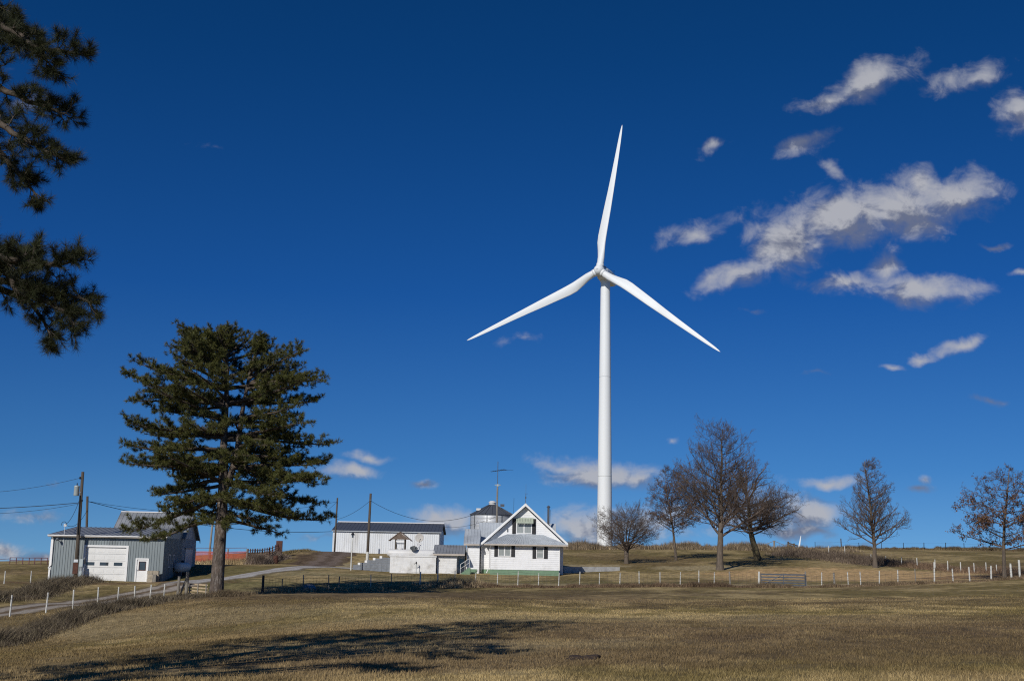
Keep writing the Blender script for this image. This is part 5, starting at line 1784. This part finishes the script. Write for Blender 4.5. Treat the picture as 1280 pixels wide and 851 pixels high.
# hipped skirt roof over the front room
KX0, KX1, KY = hx(605.5), hx(708), -.55
kz = EZ - .02
ktop = hzz(668.5, 656, gy)
KI0, KI1 = hx(634), hx(678)
ky2 = gy - .002
skirt = [[(KX0, KY, kz), (KX1, KY, kz), (KI1, ky2, ktop), (KI0, ky2, ktop)]]
MB().slab(skirt[0], .05).ribs([skirt[0][0], skirt[0][1], skirt[0][2], skirt[0][3]], .05, .28, .05, .035).build('skirt_roof', M['roof_metal'], house)
MB().add([(KX0, KY, kz), (KI0, ky2, ktop), (KX0 + .0, ky2, kz), (KX0, KY, kz + .05), (KI0, ky2, ktop + .05), (KX0, ky2, kz + .05)], [(0, 1, 2), (5, 4, 3), (0, 2, 5, 3), (1, 4, 5, 2), (0, 3, 4, 1)]).build('skirt_roof', M['roof_metal'], house)
MB().add([(KX1, KY, kz), (KI1, ky2, ktop), (KX1, ky2, kz), (KX1, KY, kz + .05), (KI1, ky2, ktop + .05), (KX1, ky2, kz + .05)], [(0, 2, 1), (3, 4, 5), (0, 3, 5, 2), (1, 2, 5, 4), (0, 1, 4, 3)]).build('skirt_roof', M['roof_metal'], house)
MB().box(KX0 - .05, KX1 + .05, KY - .1, KY, kz - .10, kz + .03).build('gutter', M['gutter'], house)
MB().box(KX0, KX1, KY, -.001, kz - .06, kz - .03).box(KX0, PX0 - .001, -.001, gy - .05, kz - .06, kz - .03).box(PX1 + .035, KX1, -.001, gy - .05, kz - .06, kz - .03).build('soffit', M['soffit'], house)
MB().tube([(PX0 + .1, KY + .05, kz - .1), (PX0 - .08, -.07, kz - .4), (PX0 - .08, -.07, .6), (PX0 - .35, -.2, .05)], .045, 8).build('downspout', M['trim'], house)
# windows
window(house, hx(622.6), hx(638.8), hzz(695.6), hzz(681.8), -.02, 'pair', shutters=.36)
window(house, hx(669.6), hx(679.2), hzz(697.2), hzz(683.2), -.02, 'sash', shutters=.36)
window(house, hx(644.5), hx(664.5), hzz(666.8, 656, gy), hzz(648.5, 656, gy), gy - .02, 'pair', shutters=.38)
aw = MB(); ax0, ax1 = hx(644.5), hx(666.3); azt = hzz(647.2, 656, gy)
for k in range(11):
    a = ax0 + (ax1 - ax0) * k / 11; b = ax0 + (ax1 - ax0) * (k + 1) / 11 - .03
    aw.hexa([(a, gy - .03, azt - .0), (b, gy - .03, azt), (b, gy - .55, azt - .42), (a, gy - .55, azt - .42), (a, gy - .03, azt + .03), (b, gy - .03, azt + .03), (b, gy - .55, azt - .39), (a, gy - .55, azt - .39)])
aw.box(ax0, ax1 - .03, gy - .57, gy - .55, azt - .56, azt - .38)
aw.build('awning', M['awning'], house)

# rear cross wing whose ridge runs left to right
def cross_wing(x0, x1, y0, y1, ze, zr_, name_wall='wing_wall', gable_left=True, gable_right=True, front_wall=True, sill=.42, ovr=.3):
    ym = (y0 + y1) / 2
    mb = MB()
    if front_wall:
        mb.box(x0, x1, y0, y0 + .15, -.4, ze + .02)
        laps(mb, x0, x1, sill, ze, y0, .205, .02)
    mb.prism([(y0 + .15, -.4), (y1, -.4), (y1, ze), (ym, zr_ - .12), (y0 + .15, ze)], 'x', x0, x0 + .12)
    mb.prism([(y0 + .15, -.4), (y1, -.4), (y1, ze), (ym, zr_ - .12), (y0 + .15, ze)], 'x', x1 - .12, x1)
    mb.build(name_wall, M['siding'], house)
    s_ = (zr_ - ze) / (ym - y0)
    f0, f1 = y0 - .35, y1 + .35
    zf = ze - .35 * s_ + .04
    for q in ([(x0 - .3, f0, zf), (x1 + ovr, f0, zf), (x1 + ovr, ym, zr_), (x0 - .3, ym, zr_)], [(x1 + ovr, f1, zf), (x0 - .3, f1, zf), (x0 - .3, ym, zr_), (x1 + ovr, ym, zr_)]):
        MB().slab(q, .06).ribs(q, .06, .3, .05, .035).build('roof', M['roof_metal'], house)
    MB().box(x0 - .3, x1 + ovr, f0 - .1, f0 - .001, zf - .1, zf + .03).build('gutter', M['gutter'], house)


cross_wing(hx(600.5), hx(693), 4.9, 9.6, 3.15, hzz(652.8, 610, 7.2) - .05, gable_left=True)
WX0, WX1 = hx(583.5), hx(601)
cross_wing(WX0, hx(599.6), 1.0, 7.0, 3.05, hzz(661, 590, 4.0) - .05, ovr=-.02)
MB().box(WX0 + .03, WX1 - .34, .98, .999, -1, .42).box(BX0 + .03, PX0, gy - .01, gy + .05, -1, .42).build('foundation', M['green'], house)
MB().tube([(WX0 + .15, .6, 2.9), (WX0 + .05, .9, 2.6), (WX0 + .05, .9, .1)], .05, 8).build('downspout', M['trim'], house)
MB().tube([(BX0 + .2, gy - .5, 2.9), (BX0 + .05, gy - .1, 2.6), (BX0 + .05, gy - .1, .1)], .05, 8).build('downspout', M['trim'], house)
MB().box(hx(633.2), hx(634.6), gy - .08, gy - .024, hzz(664.5, 633, gy), hzz(660.5, 633, gy)).build('wall_vent', M['steel'], house)
# stove pipe, vent and aerials
cp_ = P(685.3, 660, HY + 6)
zc_ = rake(cp_.x - hc.x) - .1
MB().tube([(cp_.x - hc.x, 6, zc_), (cp_.x - hc.x, 6, hzz(634, 685, 6))], .12, 14).lathe([(.2, 0), (.2, .05), (.05, .22), (0, .22)], 14, (cp_.x - hc.x, 6, hzz(634, 685, 6))).lathe([(.3, -.2), (.16, .25), (.12, .26)], 14, (cp_.x - hc.x, 6, zc_ + .25)).build('stove_pipe', M['roof_dark'], house)
ap = MB(); ap.tube([(AX + .0, 2.6, AZ), (AX + .02, 2.6, AZ + 1.15)], .03, 6).tube([(AX + .02, 2.6, AZ + 1.1), (AX + .02, 2.6, AZ + 2.2)], .012, 5).lathe([(.0, .7), (.07, .72), (.07, .85), (0, .87)], 10, (AX + .01, 2.6, AZ)).tube([(AX - .1, 2.6, AZ + 1.2), (AX + .22, 2.6, AZ + 1.2)], .015, 5)
ap.build('roof_aerial', M['steel'], house)
MB().tube([(hx(641), 7.2, 5.2), (hx(641.5), 7.2, hzz(622, 641, 7.2))], .015, 5).build('roof_aerial', M['cable'], house)
MB().tube([(hx(689), 7.2, 5.0), (hx(689.5), 7.2, hzz(637, 689, 7.2))], .015, 5).build('roof_aerial', M['cable'], house)

# tv mast behind the house
mp_ = P(621, 652, HY + 11); mg = float(H(mp_.x, HY + 11))
tvm = thing('antenna_mast', 'tall weathered mast with cross shaped television antenna behind the house', 'antenna mast', (mp_.x, HY + 11, mg))
zj = P(621, 607, HY + 11).z - mg; zt2 = P(621, 576.5, HY + 11).z - mg
MB().tube([(0, 0, -.3), (0, 0, zj)], [.14, .09], 8).build('pole', M['wood_grey'], tvm)
MB().tube([(0, 0, zj - .8), (0, 0, zt2)], .035, 6).build('mast', M['steel'], tvm)
za = P(621, 588, HY + 11).z - mg
mb = MB(); mb.tube([(-.75, .3, za - .1), (.85, -.35, za + .1)], .03, 6)
for t in np.linspace(-1, 1, 9):
    c_ = Vector((.05 + .8 * t, -.02 - .32 * t, za + .1 * t)); ll = .45 + .35 * (1 + t)
    mb.tube([c_ + Vector((-.35, -.9, 0)) * ll * .7, c_ + Vector((.35, .9, 0)) * ll * .7], .012, 4)
mb.tube([(.3, 0, za + .08), (1.75, -.3, za + .05)], .012, 4)
mb.build('antenna', M['cable'], tvm)
zb2 = P(621, 606, HY + 11).z - mg
MB().tube([(-.3, 0, zb2), (.35, -.1, zb2)], .05, 6).box(-.08, .12, -.12, .12, zb2 - .15, zb2 + .1).build('yard_lamp', M['transformer'], tvm)

# grain bin
bc = P(614, 700, 150); bgz = float(H(bc.x, 150))
bin_ = thing('grain_bin', 'shiny galvanised grain bin with conical roof behind the house', 'grain bin', (bc.x, 150, bgz))
brr = 26.2 * 150 / F
ez = P(614, 643, 150).z - bgz; az2 = P(614, 629.5, 150).z - bgz
prof = []
k = 34
for i in range(k * 4 + 1):
    z_ = ez * i / (k * 4)
    prof.append((brr + .018 * math.cos(2 * PI * i / 4 ), z_))
MB().lathe(prof, 64).build('wall', M['galv'], bin_, smooth=True)
for i in range(9):
    a = 2 * PI * i / 9 + .3
    mb = MB(); mb.prism([(brr * math.cos(a - .012), brr * math.sin(a - .012)), (brr * math.cos(a + .012), brr * math.sin(a + .012)), ((brr + .07) * math.cos(a + .012), (brr + .07) * math.sin(a + .012)), ((brr + .07) * math.cos(a - .012), (brr + .07) * math.sin(a - .012))], 'z', 0, ez - .05)
    mb.build('stiffener', M['steel'], bin_)
mb = MB().lathe([(brr + .18, ez - .06), (.42, az2 - .15), (.42, az2 - .1)], 40)
for i in range(20):
    a = 2 * PI * i / 20
    u = Vector((math.cos(a), math.sin(a), 0)); w = Vector((-math.sin(a), math.cos(a), 0)) * .035
    e_ = u * (brr + .18) + Vector((0, 0, ez - .05)); t_ = u * .42 + Vector((0, 0, az2 - .13)); up_ = Vector((0, 0, .06))
    mb.hexa([e_ - w, e_ + w, t_ + w, t_ - w, e_ - w + up_, e_ + w + up_, t_ + w + up_, t_ - w + up_])
mb.build('roof', M['roof_dark'], bin_)
MB().lathe([(.42, az2 - .2), (.42, az2 + .12), (.52, az2 + .14), (.30, az2 + .34), (0, az2 + .38)], 20).build('cap', M['tank'], bin_)
MB().box(-1.95, -1.4, -.9, -.5, ez + .45, ez + .72).build('roof_vent', M['tank'], bin_)
MB().box(1.0, 1.5, -.9, -.4, az2 - .35, az2 - .05).build('roof_vent', M['roof_dark'], bin_)
mb = MB()
for s_ in (-.17, .17):
    mb.tube([(brr * .80 + s_, -brr * .62, .5), (brr * .80 + s_, -brr * .62, ez)], .02, 5)
for z_ in np.arange(.7, ez, .35):
    mb.tube([(brr * .8 - .17, -brr * .62, z_), (brr * .8 + .17, -brr * .62, z_)], .014, 4)
mb.build('ladder', M['steel'], bin_)

# low concrete wall right of the house
k0 = P(705, 717, 129.5); k1 = P(775, 713, 133)
kz0 = float(H(k0.x, 129.5))
cw_ = thing('concrete_wall', 'low pale concrete wall running right from the farmhouse', 'wall', (k0.x, 129.5, kz0), math.atan2(3.5, k1.x - k0.x))
KL = math.hypot(k1.x - k0.x, 3.5)
hl = P(706, 708, 129.5).z - kz0; hr_ = P(775, 708.3, 133).z - kz0
nsec = 4
for i in range(nsec):
    a, b = KL * i / nsec, KL * (i + 1) / nsec - .015
    za_, zb_ = hl + (hr_ - hl) * i / nsec, hl + (hr_ - hl) * (i + 1) / nsec
    MB().hexa([(a, 0, -.6), (b, 0, -.6), (b, .25, -.6), (a, .25, -.6), (a, 0, za_), (b, 0, zb_), (b, .25, zb_), (a, .25, za_)]).build('wall_section', M['concrete'], cw_)

# ---- poles, lamp, wires --------------------------------------------------
def upole(name, label, pxb, pyb, pxt, pyt, Y, r0, r1, m='wood_pole'):
    b = P(pxb, pyb, Y); b.z = float(H(b.x, Y))
    t = P(pxt, pyt, Y)
    root = thing(name, label, 'utility pole', b)
    v = t - b
    MB().tube([v * -.05, v * .3, v], [r0, r0 * .7 + r1 * .3, r1], 12).build('pole', M[m], root, smooth=True)
    return root, b, v


up1, b1_, v1 = upole('utility_pole', 'leaning utility pole with transformer in front of the grey garage', 94, 724, 103.6, 589.5, 111.2, .19, .13)
s_ = lambda t: v1 * t
tr = MB().lathe([(0, 0), (.22, .0), (.24, .05), (.24, .80), (.25, .82), (.25, .88), (.1, .95), (0, .96)], 20, tuple(s_(.775) + Vector((-.42, -.10, 0)))).build('transformer', M['transformer'], up1, smooth=True)
q = s_(.775) + Vector((-.42, -.10, .95))
MB().lathe([(.03, 0), (.06, .04), (.03, .08), (.06, .12), (.03, .16), (.02, .25)], 10, tuple(q)).build('bushing', M['black'], tr)
MB().box(*(lambda c: (c.x - .28, c.x + .04, c.y - .16, c.y - .04, c.z, c.z + .12))(s_(.80))).build('bracket', M['steel'], up1)
MB().lathe([(.05, 0), (.1, .05), (.05, .1), (.1, .15), (.04, .22)], 10, tuple(s_(.93) + Vector((-.16, -.15, 0)))).build('insulator', M['black'], up1)
MB().lathe([(.05, 0), (.1, .05), (.05, .1), (.1, .15), (.04, .22)], 10, tuple(s_(.72) + Vector((.16, -.15, 0)))).build('insulator', M['black'], up1)
MB().tube([s_(.78) + Vector((-.05, -.2, 0)), s_(.6) + Vector((-.02, -.2, 0)), s_(.42) + Vector((0, -.21, 0))], .05, 6).build('conduit', M['cable'], up1)
MB().box(-.2, .24, -.30, -.20, .55, 1.55).build('meter_box', M['rust'], up1)
MB().box(-.17, .2, -.30, -.2, 1.6, 1.85).build('meter', M['galv'], up1)
# riser cabinet next to the pole
rc = P(100.3, 724, 108); rc.z = float(H(rc.x, 108))
cab = thing('meter_pedestal', 'pale grey meter pedestal between the leaning pole and the roller door', 'meter pedestal', rc)
MB().tube([(0, 0, -.1), (0, 0, 1.95)], .05, 8).tube([(.18, .05, -.1), (.18, .05, 2.1)], .035, 8).build('pipe', M['galv'], cab)
MB().box(-.17, .14, -.12, .04, 1.3, 1.95).box(-.13, .1, -.1, .04, .35, .9).build('box', M['transformer'], cab)
MB().box(.2, .3, -.02, .06, 1.55, 1.95).build('switch_box', M['black'], cab)

up2, b2_, v2 = upole('utility_pole', 'bare straight utility pole behind the garage roof', 107, 712, 109.3, 620, 127, .14, .12)
up3, b3_, v3 = upole('utility_pole', 'thin pole at the left end of the white barn', 417.5, 703, 421.8, 622, 158, .12, .10)
up4, b4_, v4 = upole('utility_pole', 'tall brown pole with pale foot in front of the white barn', 459, 699, 463.4, 616.5, 140, .17, .13)
MB().tube([v4 * .0 + Vector((0, 0, .02)), v4 * .19], .18, 12).build('painted_foot', M['post_white'], up4)
MB().box(*(lambda c: (c.x - .12, c.x + .12, c.y - .2, c.y - .1, c.z, c.z + .12))(v4 * .9)).build('bracket', M['steel'], up4)
up5, b5_, v5 = upole('utility_pole', 'slanting thin pole just left of the pine trunk', 260.5, 703, 267.5, 636, 141, .13, .10, 'wood_grey')

lp0 = P(438.7, 710.5, 126); lp0.z = float(H(lp0.x, 126))
lz = P(439.5, 666, 126).z - lp0.z
lamp = thing('lamp_post', 'slim white lamp post with black peaked cap near the stepped wall', 'lamp post', lp0)
MB().tube([(0, 0, -.2), (0, 0, .1), (0, 0, lz * .5), (.05, 0, lz - .45)], [.085, .08, .055, .05], 10).build('post', M['post_white'], lamp, smooth=True)
MB().tube([(.05, 0, lz - .45), (.05, 0, lz - .2)], .09, 8).build('lantern', M['glass'], lamp)
MB().lathe([(.24, 0), (.22, .03), (.05, .26), (0, .32)], 8, (.05, 0, lz - .2)).build('cap', M['black'], lamp)


def cable(label, a, b, sag, r=.022, n=14):
    a = Vector(a); b = Vector(b)
    pts = [a.lerp(b, t) + Vector((0, 0, -sag * 4 * t * (1 - t))) - a for t in np.linspace(0, 1, n)]
    o = MB().tube(pts, r, 5).build('overhead_cable', M['cable'], None)
    o.location = a
    return tag(o, label, 'cable')


top1 = b1_ + v1 * .93
cable('uppermost thin cable from the leaning pole to the left edge', top1 + Vector((-.2, -.1, .1)), P(-120, 612, 118), .8, .016)
cable('thicker cable reaching the leaning pole below its transformer', b1_ + v1 * .71 + Vector((-.15, -.1, 0)), P(-120, 636, 118), .25, .03)
cable('lower of the two close cables left of the leaning pole', b1_ + v1 * .70 + Vector((-.15, -.1, 0)), P(-120, 634, 117), .75, .016)
mt = gw(1.05, -.05, zb + Hf + 1.05)
cable('slack drop cable from transformer to the mast on the garage roof', mt, b1_ + v1 * .73 + Vector((-.1, -.15, 0)), .45, .02)
cable('second drop cable curving from garage roof mast past the pole', mt, b2_ + v2 * .80, .75, .02)
p2t = b2_ + v2 * .93
p3t = b3_ + v3 * .10
cable('long cable sagging behind the pine from straight pole to barn', p2t, P(415, 664, 160), 1.1, .03)
cable('straight cable passing behind the pine crown', p2t, b3_ + v3 * .93, 1.4, .018)
cable('cable between the two poles by the white barn', b3_ + v3 * .60, b4_ + v4 * .90, .35, .02)
cable('cable from thin barn pole down behind the pine boughs', b3_ + v3 * .93, P(395, 648, 150), .1, .016)
cable('cable dipping from the brown pole to the grain bin', b4_ + v4 * .9, P(592, 643, 147), 1.45, .022)
cable('faint cable rising from barn roof towards the antenna mast', P(549, 658, 160), P(621, 645, HY + 11), .5, .018)

# rock, mound, dark post in the shade
o = bpy.data.objects
rk = ground(386, 92.5)
rg_ = np.random.default_rng(4)
import bmesh


def lump(name, m, loc, sx, sy, sz, seed, rough=.25, sub=3):
    bm = bmesh.new(); bmesh.ops.create_icosphere(bm, subdivisions=sub, radius=1)
    for v in bm.verts:
        n_ = float(vnoise(v.co.x * 1.6 + seed, v.co.y * 1.6 + v.co.z * 1.1 + 5, seed)) - .5
        n2_ = float(vnoise(v.co.x * 5 + seed, v.co.y * 5 + v.co.z * 4 + 5, seed + 2)) - .5
        v.co *= 1 + rough * 2 * n_ + rough * .5 * n2_
        v.co.x *= sx; v.co.y *= sy; v.co.z *= sz
    me = bpy.data.meshes.new(name); bm.to_mesh(me); bm.free(); me.materials.append(m)
    for p in me.polygons: p.use_smooth = False
    ob = bpy.data.objects.new(name, me); COL.objects.link(ob); ob.location = loc
    return ob


tag(lump('boulder', M['rock'], rk + Vector((0, 0, .1)), .55, .4, .38, 3), 'pale blue grey boulder in the pine shadow by the wire fence', 'boulder')
mh = ground(729, 27.5)
tag(lump('soil_mound', M['soil'], mh - Vector((0, 0, .04)), .40, .5, .12, 9, .45, 4), 'small mound of dark soil in the open grass', 'soil mound')
tag(lump('soil_mound', M['soil'], ground(712, 28.5) - Vector((0, 0, .02)), .20, .2, .04, 12, .4, 3), 'flat crumb of dark soil left of the small mound', 'soil mound')
